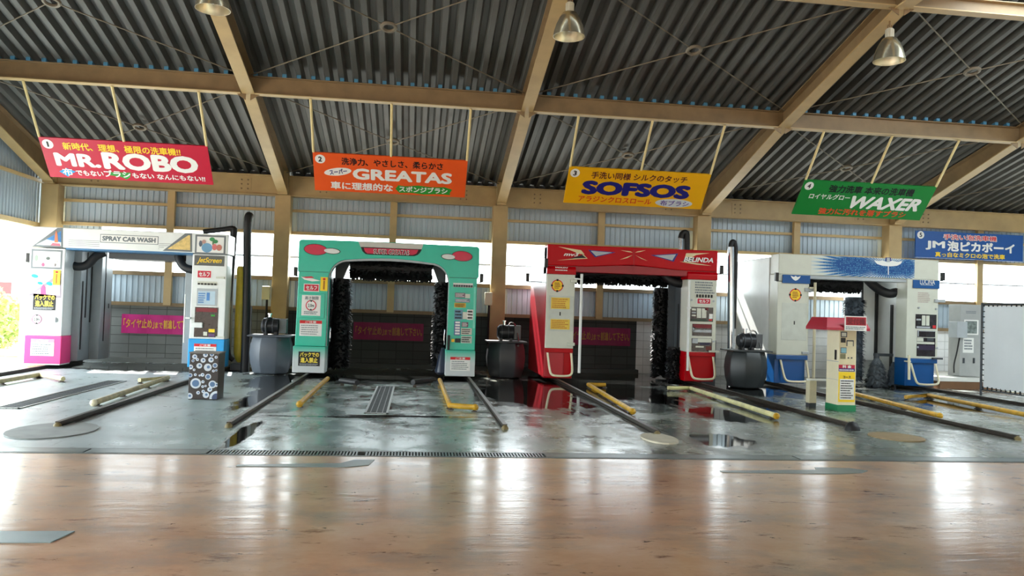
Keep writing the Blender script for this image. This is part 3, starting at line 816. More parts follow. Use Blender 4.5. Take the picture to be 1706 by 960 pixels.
for k in range(6): b.box(x0+(x1-x0)*(k+.2)/6, x0+(x1-x0)*(k+.75)/6, Y1-.03, Y1, z0, z0+.035)
b.build('button', BLACK, o)
x0, x1, z0, z1 = RC(328, 481, 362, 510, Y1)
o = patch(rectp(x0, x1, z0, z1), pl, GREYP, M1, 'card_panel', d=.006); patch(rectp(x0+.02, x1-.04, z0+.03, z1-.05), pl, mat('pale_cyan_card', (186, 208, 222), .4), o, 'card_face', d=.008)
patch(rectp(x0+.19, x0+.25, z0+.11, z1-.08), pl, mat('card_blue', (76, 134, 198), .4), o, 'card_letter', d=.01)
dashes((x0+.03, x0+.17, z0+.05, z1-.08), pl, mat('card_blue', (76, 134, 198), .4), o, 5, d=.01)
o = controls(M1, (324, 512, 363, 562), Y1, ((.62, .88, .17, .28, YEL), (.62, .88, .02, .12, mat('violet_card', (96, 60, 110), .4)), (.40, .56, .05, .18, IVORY), (.05, .95, .84, .97, mat('dark_red_card', (120, 20, 34), .4)), (.70, .86, .70, .76, GREENINK)), 4)
xx, zz = W(329, 541, Y1); MB().box(xx-.10, xx+.11, Y1-.07, Y1-.005, zz-.06, zz+.045).build('coin_box', WHITE, M1, bevel=.008)
xx, zz = W(369, 463, Y1); MB().box(xx-.10, xx+.06, Y1-.03, Y1, zz-.02, zz+.02).build('hinge', IVORY, M1)
xx, zz = W(370, 562, Y1); MB().box(xx-.12, xx+.05, Y1-.03, Y1, zz-.015, zz+.015).build('hinge', IVORY, M1)
notice(M1, (323, 573, 360, 596), Y1-.014, 4, seed=8)
MB().cyl((-4.55, 16.4, .58), (-4.56, 16.4, 1.55), .014, n=8).box(-4.56, -4.45, 16.39, 16.5, 1.06, 1.09).build('guide_pole', WHITE, M1)
sensor(M1, 44, 429, Y1, -1, xl)
# hose gantry beside machine 1
G1 = thing('hose_mast', 'black sagging hose mast with a yellow shell at the right of the white spray machine', 'hose', (-3.65, 17.0, 0))
MB().tube([(-4.5, 17.35, 2.9), (-4.1, 17.25, 2.95), (-3.85, 17.2, 3.0), (-3.83, 17.18, 2.9), (-3.86, 17.18, 2.0), (-3.9, 17.18, 1.0), (-3.88, 17.18, .3), (-3.75, 17.2, .2)], .055, 10, 2).build('hose', RUBBER, G1, smooth=True)
MB().box(-3.93, -3.80, 17.2, 17.28, 2.82, 3.0).build('hose_clamp', DGREY, G1)
MB().lathe([(.03, .0), (.08, .06), (.115, .2), (.12, .6), (.12, 1.98), (.10, 2.02)], (-3.62, 17.12, .16), 16).build('yellow_shell', mat('yellow_shell', (214, 188, 62), .35, var=.12), G1, smooth=True)
MB().box(-3.76, -3.54, 16.93, 17.3, 0, .14).build('base_plate', DGREY, G1, bevel=.01)
P1 = thing('vent_pipe', 'tall black vent pipe between the white spray machine and the steel tank', 'pipe', (-3.46, 16.9, 0))
MB().tube([(-3.44, 16.82, 0), (-3.45, 16.82, 1.5), (-3.5, 16.82, 2.9), (-3.5, 16.82, 3.15), (-3.5, 16.88, 3.24), (-3.5, 16.99, 3.24)], .08, 12, 1).build('pipe', RUBBER, P1, smooth=True)
MB().box(-3.40, -3.34, 16.80, 16.86, 0, 1.35).build('conduit', DGREY, P1)

# ------------------------------------------------------------------ machine 2: teal, with black brushes
Y2 = 16.0
M2 = thing('car_wash_machine', 'teal wash machine with red and white oval lamps and black brushes', 'car wash machine', (-.53, 16.9, 0), 'drive-through wash machines')
xl, xli, xri, xr = -2.33, -1.73, .68, 1.28
arch = [(xli, .60), (xli, 1.95)]
for k in range(1, 9):
    t = PI/2*k/8; arch.append((xli+.38*(1-math.cos(t)), 1.95+.40*math.sin(t)))
for k in range(1, 8):
    u = k/8; arch.append((xli+.38+(xri-xli-.76)*u, 2.35+.055*math.sin(PI*u)))
for k in range(0, 8):
    t = PI/2*(1-k/8); arch.append((xri-.38*(1-math.cos(t)), 1.95+.40*math.sin(t)))
arch += [(xri, 1.95), (xri, .60)]
def corner(cx, cz, r, a0, a1, n=5): return [(cx+r*math.cos(a0+(a1-a0)*k/n), cz+r*math.sin(a0+(a1-a0)*k/n)) for k in range(n+1)]
outer = [(xr-.03, .60), (xr-.03, 2.06), (xr, 2.10)]+corner(xr-.07, 2.72-.07, .07, 0, PI/2)+[(-.53, 2.735)]+corner(xl+.07, 2.72-.07, .07, PI/2, PI)+[(xl, 2.10), (xl+.02, 2.06), (xl+.0, .60)]
MB().prism(arch+outer, Y2, Y2+.45).build('front_shell', TEAL, M2, bevel=.012)
trim = [(x, z) for x, z in arch]
n = len(trim)
inn = []
for i, (x, z) in enumerate(trim):
    cx, cz = (xli+xri)/2, 1.2
    d = Vector((cx-x, (1.6-z) if z > 1.95 else 0)); d.normalize(); inn.append((x+d.x*.016, z+d.y*.05))
MB().prism(trim+inn[::-1], Y2+.02, Y2+.10).build('arch_lining', mat('pale_lining', (168, 178, 182), .35), M2)
seam = MB().box(xl, xli, Y2-.004, Y2+.01, 2.075, 2.085).box(xri, xr-.02, Y2-.004, Y2+.01, 2.065, 2.075); seam.build('panel_seam', mat('dark_teal', (14, 110, 92), .4), M2)
LOWT = zramp('teal_to_white_paint', [(.1, (206, 212, 214)), (.33, (206, 214, 214)), (.57, (70, 192, 166))])
for (a, b, nm) in ((xl-.03, xli, 'left_foot'), (xri-.02, xr-.02, 'right_foot')):
    MB().box(a, b, Y2-.02, Y2+.46, .07, .595).build(nm, LOWT, M2, bevel=.012)
MB().box(xl+.05, xli-.02, Y2+.46, Y2+1.8, .1, 2.55).build('left_tower', DGREY, M2, bevel=.01)
MB().box(xri+.02, xr-.05, Y2+.46, Y2+1.8, .1, 2.55).build('right_tower', DGREY, M2, bevel=.01)
MB().box(xl+.05, xr-.05, Y2+.46, Y2+1.8, 2.55, 2.66).build('roof_panel', mat('dull_teal', (44, 150, 130), .35), M2)
wheels(M2, (xl+.28, xr-.2), Y2+.35, Y2+1.8)
pl = front(Y2)
def poly(parent, pix, Y, m, name, d): return patch([W(x, y, Y) for x, y in pix], front(Y), m, parent, name, d=d)
poly(M2, [(601, 412), (702, 416.5), (705.5, 407), (597, 402.5)], Y2, mat('beige_plate', (196, 196, 188), .35), 'top_plate', .003)
o = poly(M2, [(601, 411.5), (604, 419), (609, 423.5), (615, 424.5), (690, 427), (696, 425), (700, 421), (703, 415.5)], Y2, INK, 'logo_panel', .006); lab(o, 'red and black logo panel')
poly(o, [(606, 413), (608, 419), (612, 422.5), (688, 425), (694, 422.5), (697, 416.5)], Y2, mat('logo_red', (206, 34, 74), .35), 'logo_field', .008)
x0, x1, z0, z1 = RC(623, 417.0, 681, 423.5, Y2)
letters('SUPER GREATAS', (x0-.01, x1+.01, z0-.01, z1+.01), pl, WINK, o, .05, d=.0095)
letters('SUPER GREATAS', (x0, x1, z0, z1), pl, mat('logo_dark', (84, 20, 50), .4), o, .02, d=.011)
for pxs in (((526, 416), (553, 418.5), 18, 8.5, 12.5, 4), ((770, 427), (747, 428), 16.5, 8, 11, 4.2)):
    (ax, ay), (bx, by), r1, r2, r3, r4 = pxs
    A, Bq = W(ax, ay, Y2), W(bx, by, Y2); k = 16/F_PX
    o = patch(ellp(A[0], A[1], r1*k*1.06, r2*k*1.1, rot=-.05), pl, INK, M2, 'marker_lamp', d=.003); lab(o, 'red and white oval marker lamp')
    patch(ellp(Bq[0], Bq[1], r3*k*1.1, r4*k*1.25, rot=-.05), pl, INK, o, 'lamp_rim', d=.005)
    patch(ellp(A[0], A[1], r1*k, r2*k, rot=-.05), pl, mat('lamp_red', (206, 20, 66), .2), o, 'red_lens', d=.008)
    patch(ellp(Bq[0], Bq[1], r3*k, r4*k, rot=-.05), pl, mat('lamp_white', (224, 228, 226), .25), o, 'white_lens', d=.011)
o = poly(M2, [(501, 461), (520, 464), (534, 468), (520, 469), (507, 466)], Y2, WINK, 'swoosh_sticker', .003)
poly(o, [(503, 461.5), (519, 460.5), (524, 463), (510, 463.5)], Y2, REDSEAL, 'swoosh_accent', .005)
selfsticker(M2, (506, 473, 532, 486), Y2)
yellow_tag(M2, (534, 462, 546, 485), Y2)
MB().box(*RC(499, 489, 541, 530, Y2)[:2], Y2-.012, Y2, *RC(499, 489, 541, 530, Y2)[2:]).build('hatch', TEAL, M2, bevel=.008)
x0, x1, z0, z1 = RC(502.5, 492, 534, 526, Y2-.014)
o = patch(rectp(x0, x1, z0, z1), front(Y2-.013), WINK, M2, 'height_sign', d=.003)
letters('高さ制限', (x0+.06, x1-.04, z1-.09, z1-.02), front(Y2-.013), GREY_INK, o, .02, d=.006)
height_mark(o, (x0+x1)/2, (z0+z1)/2+.0, .105, Y2-.013, '2.0m')
dashes((x0+.05, x1-.04, z0+.02, z0+.09), front(Y2-.013), GREY_INK, o, 2, d=.006)
notice(M2, (499, 534, 536, 560), Y2, 5, seed=12)
back_sticker(M2, (497, 586, 533, 610), Y2-.022)
xx, zz = W(547, 558, Y2); MB().tube([(xx+.03, Y2+.04, zz+.14), (xx+.04, Y2-.03, zz+.12), (xx+.04, Y2-.03, zz-.12), (xx+.03, Y2+.04, zz-.14)], .012, 8, 1).build('grab_handle', CHROME, M2)
xx, zz = W(738, 563, Y2); MB().tube([(xx+.03, Y2+.04, zz+.16), (xx+.02, Y2-.03, zz+.14), (xx+.02, Y2-.03, zz-.12), (xx+.03, Y2+.04, zz-.14)], .012, 8, 1).build('grab_handle', CHROME, M2)
xx, zz = W(747, 570, Y2); MB().box(xx-.02, xx+.03, Y2-.05, Y2, zz-.16, zz+.14).build('cover_latch', RUBBER, M2, bevel=.006)
# operating panel of the right pillar
x0, x1, z0, z1 = RC(755, 472, 788, 479, Y2)
o = patch(rectp(x0, x1, z0, z1), pl, WINK, M2, 'title_strip', d=.004); b = MB()
for k in range(8): b.box(x0+(x1-x0)*(k+.12)/8, x0+(x1-x0)*(k+.88)/8, Y2-.02, Y2-.004, z0+.006, z0+.05)
b.build('title_block', DGREY, o)
for (px, mm, nm) in (((758, 488, 775, 496), mat('violet_grey_card', (116, 84, 106), .4), 'display'), ((775, 490, 783, 497), IVORY, 'slot'), ((758, 498, 783, 504), mat('violet_grey', (120, 128, 148), .4), 'display'),
                     ((757, 505, 776, 512.5), mat('amber_card', (224, 180, 60), .4), 'amber_display'), ((757, 516, 771, 533), mat('lilac_card', (110, 156, 180), .4), 'price_card'), ((770, 520, 778, 532), IVORY, 'slot'),
                     ((756.5, 535, 767, 559), mat('violet_blue', (76, 96, 150), .4), 'button_board'), ((769, 537, 780, 545), mat('violet_grey_card', (116, 84, 106), .4), 'display'), ((768, 547, 786, 558), IVORY, 'paper_note'),
                     ((768, 560, 786, 572), mat('paper_green', (196, 210, 196), .5), 'paper_note'), ((778, 516, 790, 533), WINK, 'paper_note'), ((752, 565, 757, 570), YEL, 'slot'), ((758, 564, 767, 571), BLACK, 'coin_slot')):
    x0, x1, z0, z1 = RC(*px, Y2); o = patch(rectp(x0, x1, z0, z1), pl, mm, M2, nm, d=.005 if nm != 'paper_note' else .009)
    if nm in ('paper_note', 'price_card', 'display', 'amber_display'): dashes((x0+.015, x1-.015, z0+.01, z1-.01), pl, INK if nm != 'display' else WINK, o, 3, d=.012, seed=int(px[0]+px[1]))
    if nm == 'button_board':
        for k in range(5): patch(rectp(x0+.02, x1-.012, z0+.02+.056*k, z0+.058+.056*k), pl, WINK, o, 'button', d=.010)
notice(M2, (750, 595, 783, 618), Y2-.022, 5, seed=15)
MB().box(xr-.09, xr-.05, Y2-.012, Y2, 1.05, 1.9).build('panel_edge', mat('light_teal', (110, 214, 190), .3), M2)
sensor(M2, 491.5, 452, Y2, -1, xl); sensor(M2, 803, 463, Y2, 1, xr)
brush_x(M2, -1.38, .34, 16.95, 2.245, .265, BRISTLE, n=1800)
for s_, x_ in ((1, -1.38), (-1, .34)):
    MB().prism([(x_, 2.35), (x_-s_*.3, 2.35), (x_-s_*.3, 1.92), (x_-s_*.15, 1.98)], 16.85, 17.05).build('brush_bracket', DGREY, M2)
brush_z(M2, -1.55, 17.0, .15, 2.0, .24, BRISTLE, seed=6)
brush_z(M2, .60, 17.0, .15, 2.0, .22, BRISTLE, seed=7)
MB().lathe([(.10, 0), (.16, .05), (.10, .35), (.04, .55)], (.62, 16.45, .06), 12).build('hose_bundle', mat('dark_blue_plastic', (44, 54, 74), .3), M2, smooth=True)
MB().box(-1.6, .55, 17.5, 17.8, 2.3, 2.55).build('rear_beam', DGREY, M2)

# ------------------------------------------------------------------ machine 3: red
Y3 = 16.0
M3 = thing('car_wash_machine', 'red wash machine with white front doors and pale bumper bars', 'car wash machine', (4.5, 17.0, 0), 'drive-through wash machines')
xl, xli, xri, xr = 2.68, 3.28, 5.70, 6.34
bm_pts = [(xl, 2.40), (3.5, 2.40), (4.5, 2.47), (5.5, 2.40), (xr, 2.40), (xr, 2.845), (xl, 2.835)]
MB().prism(bm_pts, Y3-.04, Y3+.35).build('top_beam', RED, M3, bevel=.02)
MB().box(xl+.02, xr-.02, Y3, Y3+.35, 2.28, 2.46).build('beam_skirt', mat('deep_red_paint', (150, 12, 30), .3), M3, bevel=.01)
for a, b, nm in ((xl+.01, xli, 'left'), (xri, xr, 'right')):
    MB().box(a, b, Y3-.03, Y3+.4, .69, 2.22).build(nm+'_door', IVORY, M3, bevel=.012)
    cap = MB().prism([(Y3-.05, 2.22), (Y3-.05, 2.33), (Y3+.02, 2.41), (Y3+.4, 2.41), (Y3+.4, 2.22)], a-.01, b+.01, 'yz').build(nm+'_cap', RED, M3, bevel=.01)
    MB().box(a, b, Y3+.04, Y3+.42, .07, .62).box(a, b, Y3-.03, Y3+.42, .60, .69).build(nm+'_foot', RED, M3, bevel=.012)
    guard(M3, a+.06, b+.02, .62, .13, Y3+.02, CREAM)
SIDE3 = zramp('red_white_side_paint', [(.0, (176, 18, 36)), (1.75, (190, 30, 50)), (2.0, (214, 200, 204)), (2.05, (226, 230, 230))])
MB().box(xl, xl+.42, Y3+.02, Y3+2.2, .085, 2.80).build('left_tower', SIDE3, M3, bevel=.02)
MB().box(xri+.05, xr, Y3+.3, Y3+2.2, .085, 2.80).build('right_tower', mat('tower_grey', (104, 114, 122), .4), M3, bevel=.01)
MB().box(xl+.05, xr-.05, Y3+.35, Y3+2.2, 2.66, 2.8).build('roof_panel', DGREY, M3)
wheels(M3, (xl+.28, xr-.3), Y3+.25, Y3+2.1)
pl3 = front(Y3-.04); pl = pl3
BEIGEI = mat('pale_gold_ink', (222, 206, 160), .4)
def q3(pix, m, name, d, par=M3): return patch([W(x, y, Y3-.04) for x, y in pix], pl3, m, par, name, d=d)
for pix in ([(984, 418), (1020, 421), (993, 427)], [(1090, 426), (1126, 424), (1120, 434)]):
    cx = sum(p[0] for p in pix)/3; cy = sum(p[1] for p in pix)/3
    big = [(cx+(x-cx)*1.28, cy+(y-cy)*1.4) for x, y in pix]
    o = q3(big[::-1], NAVY, 'marker_lamp', .003); lab(o, 'triangular grey marker lamp with a navy rim')
    q3(pix[::-1], GREYP, 'lens', .006, o)
for pix in ([(1034, 417), (1050, 419), (1054, 421), (1046, 420)], [(1058, 421), (1062, 419), (1076, 417), (1066, 420)], [(1032, 433), (1045, 430), (1054, 425), (1048, 427)], [(1058, 425), (1064, 428), (1079, 435), (1068, 431)]):
    q3(pix[::-1], BEIGEI, 'flash', .004)
o = q3([(930, 411), (955, 415), (968, 417), (974, 424), (965, 423), (950, 417)][::-1], BEIGEI, 'logo_flash', .004)
q3([(955, 431), (972, 424), (979, 431), (928, 434)][::-1], BEIGEI, 'logo_flash', .004)
q3([(948, 431), (970, 425), (977, 430)][::-1], INK, 'logo_shadow', .006)
x0, x1, z0, z1 = RC(939, 421, 964, 427, Y3-.04); letters('mv3', (x0, x1, z0, z1), pl, WINK, M3, .03, .3, d=.009)
q3([(1143, 422), (1182, 422), (1160, 425), (1150, 430), (1140, 433)][::-1], BEIGEI, 'logo_flash', .004)
q3([(1132, 436), (1150, 437), (1185, 443), (1160, 441)][::-1], BEIGEI, 'logo_flash', .004)
q3([(1137, 436), (1142, 428), (1160, 430), (1150, 437)][::-1], INK, 'logo_shadow', .006)
x0, x1, z0, z1 = RC(1139, 429, 1188, 437, Y3-.04); letters('BELINDA', (x0, x1, z0, z1), pl, WINK, M3, .03, .25, d=.009)
q3([(1055.5, 416), (1056.5, 416), (1056.5, 452), (1055.5, 452)][::-1], mat('deep_red_paint', (150, 12, 30), .3), 'centre_seam', .003)
x0, x1, z0, z1 = RC(925, 445, 946, 452, Y3-.05)
letters('WASH', (x0, x1, z0+.06, z1), front(Y3-.055), WINK, M3, .03, .3); dashes((x0, x1, z0, z0+.04), front(Y3-.055), WINK, M3, 1)
Yd = Y3-.03; pl = front(Yd)
seal(M3, (918, 466, 939, 486), Yd)
x0, x1, z0, z1 = RC(914, 493, 955, 552, Yd)
o = MB().box(x0, x1, Yd-.006, Yd, z0, z1).build('door_hatch', mat('ivory_hatch', (202, 206, 196), .4), M3, bevel=.004)
for px, sd in (((918, 496, 949, 515), 3), ((917, 532, 949, 549), 4)):
    a, b, c, e = RC(*px, Yd); q = patch(rectp(a, b, c, e), pl, mat('dull_yellow_print', (240, 208, 86), .5), o, 'yellow_notice', d=.009)
    dashes((a+.02, b-.02, c+.015, e-.015), pl, mat('brown_red_ink', (204, 130, 50), .5), q, 5, d=.012, seed=sd)
a, b, c, e = RC(932, 520, 934, 526, Yd); patch(rectp(a, b, c, e), pl, BLACK, o, 'lock', d=.009)
for px in ((950, 466, 961, 471), (945, 571, 957, 576)):
    a, b, c, e = RC(*px, Yd); MB().box(a, b, Yd-.04, Yd, c, e).build('hinge', IVORY, M3, bevel=.006)
MB().tube([(3.40, Y3-.1, 2.24), (3.405, Y3-.1, .2)], .03, 10).box(3.25, 3.4, Y3-.1, Y3-.07, 2.12, 2.15).build('guide_pole', WHITE, M3)
MB().tube([(5.70, Y3-.1, 2.2), (5.715, Y3-.1, .3)], .026, 10).box(5.69, 5.76, Y3-.1, Y3-.03, 1.6, 1.63).build('guide_pole', WHITE, M3)
x0, x1, z0, z1 = RC(1158, 469, 1191, 490, Yd); dashes((x0, x1, z0, z1), pl, GREY_INK, M3, 5, d=.004, seed=9)
x0, x1, z0, z1 = RC(1159, 491, 1188, 496, Yd)
b = MB()
for k in range(6): b.box(x0+(x1-x0)*(k+.2)/6, x0+(x1-x0)*(k+.7)/6, Yd-.02, Yd, z0, z1)
b.build('button', INK, M3)
selfsticker(M3, (1161, 497, 1184, 507), Yd)
DKR = mat('dark_red_card', (120, 20, 34), .4)
controls(M3, (1150, 512, 1188, 536), Yd, ((.06, .24, .76, .9, IVORY), (.06, .24, .56, .66, GREYP), (.06, .24, .36, .46, IVORY), (.28, .47, .25, .92, IVORY), (.50, .70, .25, .92, IVORY), (.82, .98, .22, .56, WINK), (.82, .95, .08, .18, REDINK), (.63, .78, .80, .98, DKR), (.05, .72, .03, .16, mat('deep_green_card', (40, 60, 48), .4))), 5)
controls(M3, (1153, 540, 1186, 560), Yd, ((.03, .97, .66, .97, DKR), (.06, .97, .30, .52, GREYP), (.02, .12, .4, .75, GREYP)), 6)
controls(M3, (1152, 564, 1186, 586), Yd, ((.03, .3, .62, .97, GREYP), (.3, .97, .7, .98, IVORY), (.2, .6, .3, .42, IVORY), (.7, .97, .1, .42, mat('maroon_card', (100, 36, 30), .4)), (.40, .9, .5, .68, mat('navy_card', (40, 40, 70), .4))), 7)
for px in ((1150, 498, 1154, 502), (1187, 500, 1190, 504), (1187, 567, 1190, 571)):
    a, b, c, e = RC(*px, Yd); MB().cyl(((a+b)/2, Yd, (c+e)/2), ((a+b)/2, Yd-.02, (c+e)/2), .022, n=10).build('knob', GREYP, M3)
a, b, c, e = RC(1180, 584, 1197, 587, Yd); MB().box(a, b, Yd-.06, Yd, c, e).build('coin_shelf', IVORY, M3)
sensor(M3, 880, 462, Y3+.5, -1, xl); sensor(M3, 911, 438, Y3-.1, -1, xl+.05); sensor(M3, 1205, 449, Y3+.1, 1, xr)
MB().box(3.15, 5.72, 17.4, 17.8, 2.34, 2.62).build('rear_beam', DGREY, M3)
brush_x(M3, 3.25, 5.55, 16.9, 2.31, .245, BRISTLE, n=1800, seed=13)
brush_z(M3, 5.44, 17.0, .12, 2.05, .19, BRISTLE, seed=14)
brush_z(M3, 5.64, 16.5, .08, .76, .2, BRISTLE, 'wheel_brush', 900, 15)
MB().box(xri-.12, xri+.06, 16.9, 18.0, .5, 2.5).build('inner_panel', mat('inner_grey', (92, 100, 108), .4), M3, bevel=.01)
hose(M3, [(5.3, 16.7, 2.55), (5.36, 16.6, 2.38), (5.5, 16.5, 2.2), (5.68, 16.42, 2.14), (5.75, 16.4, 2.16)], .10)
MB().box(xri-.005, xri+.0, Y3+.5, Y3+.56, .5, 1.7).build('guide_slot', BLACK, M3)
V3 = thing('exhaust_pipe', 'short chrome exhaust pipe behind the top of the red machine', 'pipe', (5.66, 17.6, 2.8))
x_, z_ = W(1134, 412, 17.6)
MB().cyl((x_, 17.6, 2.805), (x_, 17.6, z_+.22), .06, n=16).build('pipe', CHROME, V3, smooth=True)
MB().tube([(x_, 17.6, z_+.2), (x_+.02, 17.6, z_+.31), (x_+.1, 17.6, z_+.36), (x_+.15, 17.6, z_+.3), (x_+.15, 17.6, 2.81)], .07, 12, 2).build('rubber_cap', RUBBER, V3, smooth=True)

# ------------------------------------------------------------------ machine 4: white and blue
Y4 = 16.0
M4 = thing('car_wash_machine', 'white wash machine with blue feet and a blue burst on its beam', 'car wash machine', (9.57, 17.0, 0), 'drive-through wash machines')
xl, xli, xri, xr = 7.70, 8.40, 10.78, 11.43
MB().box(xl+.02, xr, Y4, Y4+.4, 2.41, 2.85).build('top_beam', IVORY, M4, bevel=.015)
MB().box(xli, xri+.02, Y4+.03, Y4+.4, 2.34, 2.41).build('beam_lip', GREYP, M4)
for a, b, nm in ((xl+.10, xli+.02, 'left'), (xri+.03, xr, 'right')):
    MB().box(a-(.09 if nm == 'left' else .12), b, Y4, Y4+.4, .68, 2.41).build(nm+'_door', IVORY, M4, bevel=.012)
    MB().box(a, b+.005, Y4-.03, Y4, 2.22, 2.40).build(nm+'_cap', BLUE, M4, bevel=.006)
    MB().box(a-.1, b-.03, Y4+.06, Y4+.45, .07, .60).box(a-.1, b, Y4-.005, Y4+.45, .58, .68).build(nm+'_foot', BLUE, M4, bevel=.012)
    guard(M4, a+.02, b+.03, .58, .12, Y4+.04, CREAM)
MB().box(xl, xl+.5, Y4+.40, Y4+2.15, .085, 2.80).build('left_tower', WHITE, M4, bevel=.02)
MB().box(xri+.0, xr-.02, Y4+.4, Y4+2.15, .085, 2.80).build('right_tower', WHITE, M4, bevel=.01)
MB().box(xri-.42, xri+.0, 17.2, 18.0, .55, 2.5).build('inner_panel', WHITE, M4, bevel=.01)
MB().box(xl+.05, xr-.05, Y4+.4, Y4+2.15, 2.66, 2.79).build('roof_panel', GREYP, M4)
wheels(M4, (xl+.28, xr-.3), Y4+.25, Y4+2.1)
tr = MB().box(xri-.44, xri-.40, 17.18, 17.22, .7, 2.4).box(xri-.03, xri-.003, Y4+.62, Y4+.7, .4, 1.85).box(xri-.1, xri-.04, 17.15, 17.2, .5, 2.3)
tr.build('guide_slot', BLACK, M4)
hose(M4, [(10.05, 16.7, 2.55), (10.2, 16.6, 2.32), (10.4, 16.5, 2.14), (10.6, 16.45, 2.08), (10.72, 16.45, 2.14), (10.7, 16.45, 2.22)], .10)
# printed burst on the beam
def make_burst():
    m = bpy.data.materials.new('blue_burst_print'); m.use_nodes = True
    nt, N, L, b, g, noise, ramp, mix, math_ = floor_nodes(m)
    s_ = N('ShaderNodeSeparateXYZ'); L(g.outputs['Position'], s_.inputs[0])
    X, Z = s_.outputs[0], s_.outputs[2]
    def el(cx, cz, rx, rz):
        a = math_('DIVIDE', math_('SUBTRACT', X, cx), rx); c = math_('DIVIDE', math_('SUBTRACT', Z, cz), rz)
        return math_('SUBTRACT', 1.0, math_('SQRT', math_('ADD', math_('MULTIPLY', a, a), math_('MULTIPLY', c, c))))
    base = math_('MAXIMUM', el(9.4, 2.66, .85, .34), math_('MAXIMUM', el(10.25, 2.62, .9, .24), el(10.68, 2.66, .28, .30)))
    ang = math_('ARCTAN2', math_('SUBTRACT', Z, 2.65), math_('MULTIPLY', math_('SUBTRACT', X, 10.2), .45))
    ray = math_('MULTIPLY', math_('SINE', math_('MULTIPLY', ang, 60.0)), .2)
    v = math_('ADD', base, ray)
    mask = ramp(v, [(.0, (0, 0, 0)), (.34, (1, 1, 1))])
    vo = N('ShaderNodeTexVoronoi'); vo.inputs['Scale'].default_value = 26; vo.inputs['Randomness'].default_value = .25
    L(g.outputs['Position'], vo.inputs['Vector'])
    dots = ramp(vo.outputs['Distance'], [(.24, (1, 1, 1)), (.34, (0, 0, 0))])
    blue = ramp(math_('ADD', base, .1), [(.0, lin((90, 176, 214))), (.25, lin((2, 104, 170))), (.7, lin((0, 74, 140)))])
    blue = mix(math_('MULTIPLY', dots, .7), blue, lin((120, 196, 226)))
    L(mix(mask, lin((216, 220, 210)), blue), b.inputs['Base Color']); b.inputs['Roughness'].default_value = .3
    return m
bo = patch(rectp(8.45, 10.85, 2.42, 2.845), front(Y4), make_burst(), M4, 'printed_burst', d=.004); lab(bo, 'blue dotted sunburst print')
pl = front(Y4)
def q4(pix, m, name, d, par=M4): return patch([W(x, y, Y4) for x, y in pix], pl, m, par, name, d=d)
q4([(1456, 434), (1461, 440), (1470, 443), (1477, 443.5), (1484, 444), (1494, 443), (1500, 440), (1503, 435.5), (1495, 436.5), (1486, 434.5), (1478, 437), (1470, 434), (1464, 435)], WINK, 'wing_emblem', .007, bo)
q4([(1475, 429), (1475, 435), (1484, 435.5), (1484, 429.5)], NAVY, 'emblem_head', .009, bo)
q4([(1477, 430), (1477, 437), (1482, 437), (1482, 430)], GREYP, 'emblem_face', .011, bo)
q4([(1479, 443), (1479, 458), (1480.5, 458), (1480.5, 443)], WINK, 'emblem_ray', .007, bo)
x0, x1, z0, z1 = RC(1317, 459, 1334, 468, Y4-.03)
plc = front(Y4-.03)
patch([(x0, z1-.01), (x0+.03, z1-.06), (x0+.07, z0+.02), ((x0+x1)/2, z0), (x1-.07, z0+.02), (x1-.03, z1-.06), (x1, z1-.01), ((x0+x1)/2+.04, z1-.035), ((x0+x1)/2, z1-.01), ((x0+x1)/2-.04, z1-.035)], plc, WINK, M4, 'cap_emblem', d=.004)
x0, x1, z0, z1 = RC(1534, 466, 1556, 475, Y4-.03); letters('LUCINA', (x0-.02, x1+.02, z0+.015, z1), plc, WINK, M4, .008)
dashes((x0, x1, z0-.01, z0+.012), plc, WINK, M4, 1)
seal(M4, (1315, 481, 1335, 502), Y4)
x0, x1, z0, z1 = RC(1302, 505, 1344, 567, Y4)
o = MB().box(x0, x1, Y4-.006, Y4, z0, z1).build('door_hatch', mat('ivory_hatch', (202, 206, 196), .4), M4, bevel=.004)
a, b, c, e = RC(1322, 535, 1324, 541, Y4); patch(rectp(a, b, c, e), pl, BLACK, o, 'lock', d=.009)
for px in ((1340, 480, 1354, 486), (1335, 586, 1346, 590), (1556, 499, 1573, 504)):
    a, b, c, e = RC(*px, Y4); MB().box(a, b, Y4-.05, Y4, c, e).build('hinge', GREYP, M4, bevel=.006)
MB().tube([(8.50, Y4-.1, 2.25), (8.51, Y4-.1, .2)], .03, 10).box(8.38, 8.5, Y4-.1, Y4-.04, 2.12, 2.15).build('guide_pole', WOODY, M4)
MB().tube([(10.70, Y4-.09, .75), (10.71, Y4-.09, .22)], .028, 10).box(10.68, 10.75, Y4-.09, Y4+.05, .6, .63).build('guide_pole', CREAM, M4)
x0, x1, z0, z1 = RC(1529, 487, 1550, 505, Y4); dashes((x0, x1, z0, z1), pl, mat('faded_ink', (186, 168, 160), .5), M4, 6, d=.004, seed=19)
controls(M4, (1525, 524, 1560, 548), Y4, ((.04, .26, .8, .92, BLACK), (.04, .26, .56, .68, GREYP), (.08, .22, .3, .5, BLACK), (.30, .47, .22, .92, IVORY), (.50, .66, .22, .92, IVORY), (.82, .97, .05, .26, REDINK), (.05, .7, .03, .16, GREYP)), 20)
controls(M4, (1528, 551, 1558, 562), Y4, ((.02, .98, .88, .98, GREYP), (.02, .08, .1, .9, GREYP)), 21)
controls(M4, (1527, 563, 1558, 594), Y4, ((.0, .35, .80, .98, IVORY), (.55, .9, .82, .98, DGREY), (.0, .95, .66, .78, IVORY), (.05, .95, .34, .60, mat('plum_card', (48, 34, 62), .3))), 22)
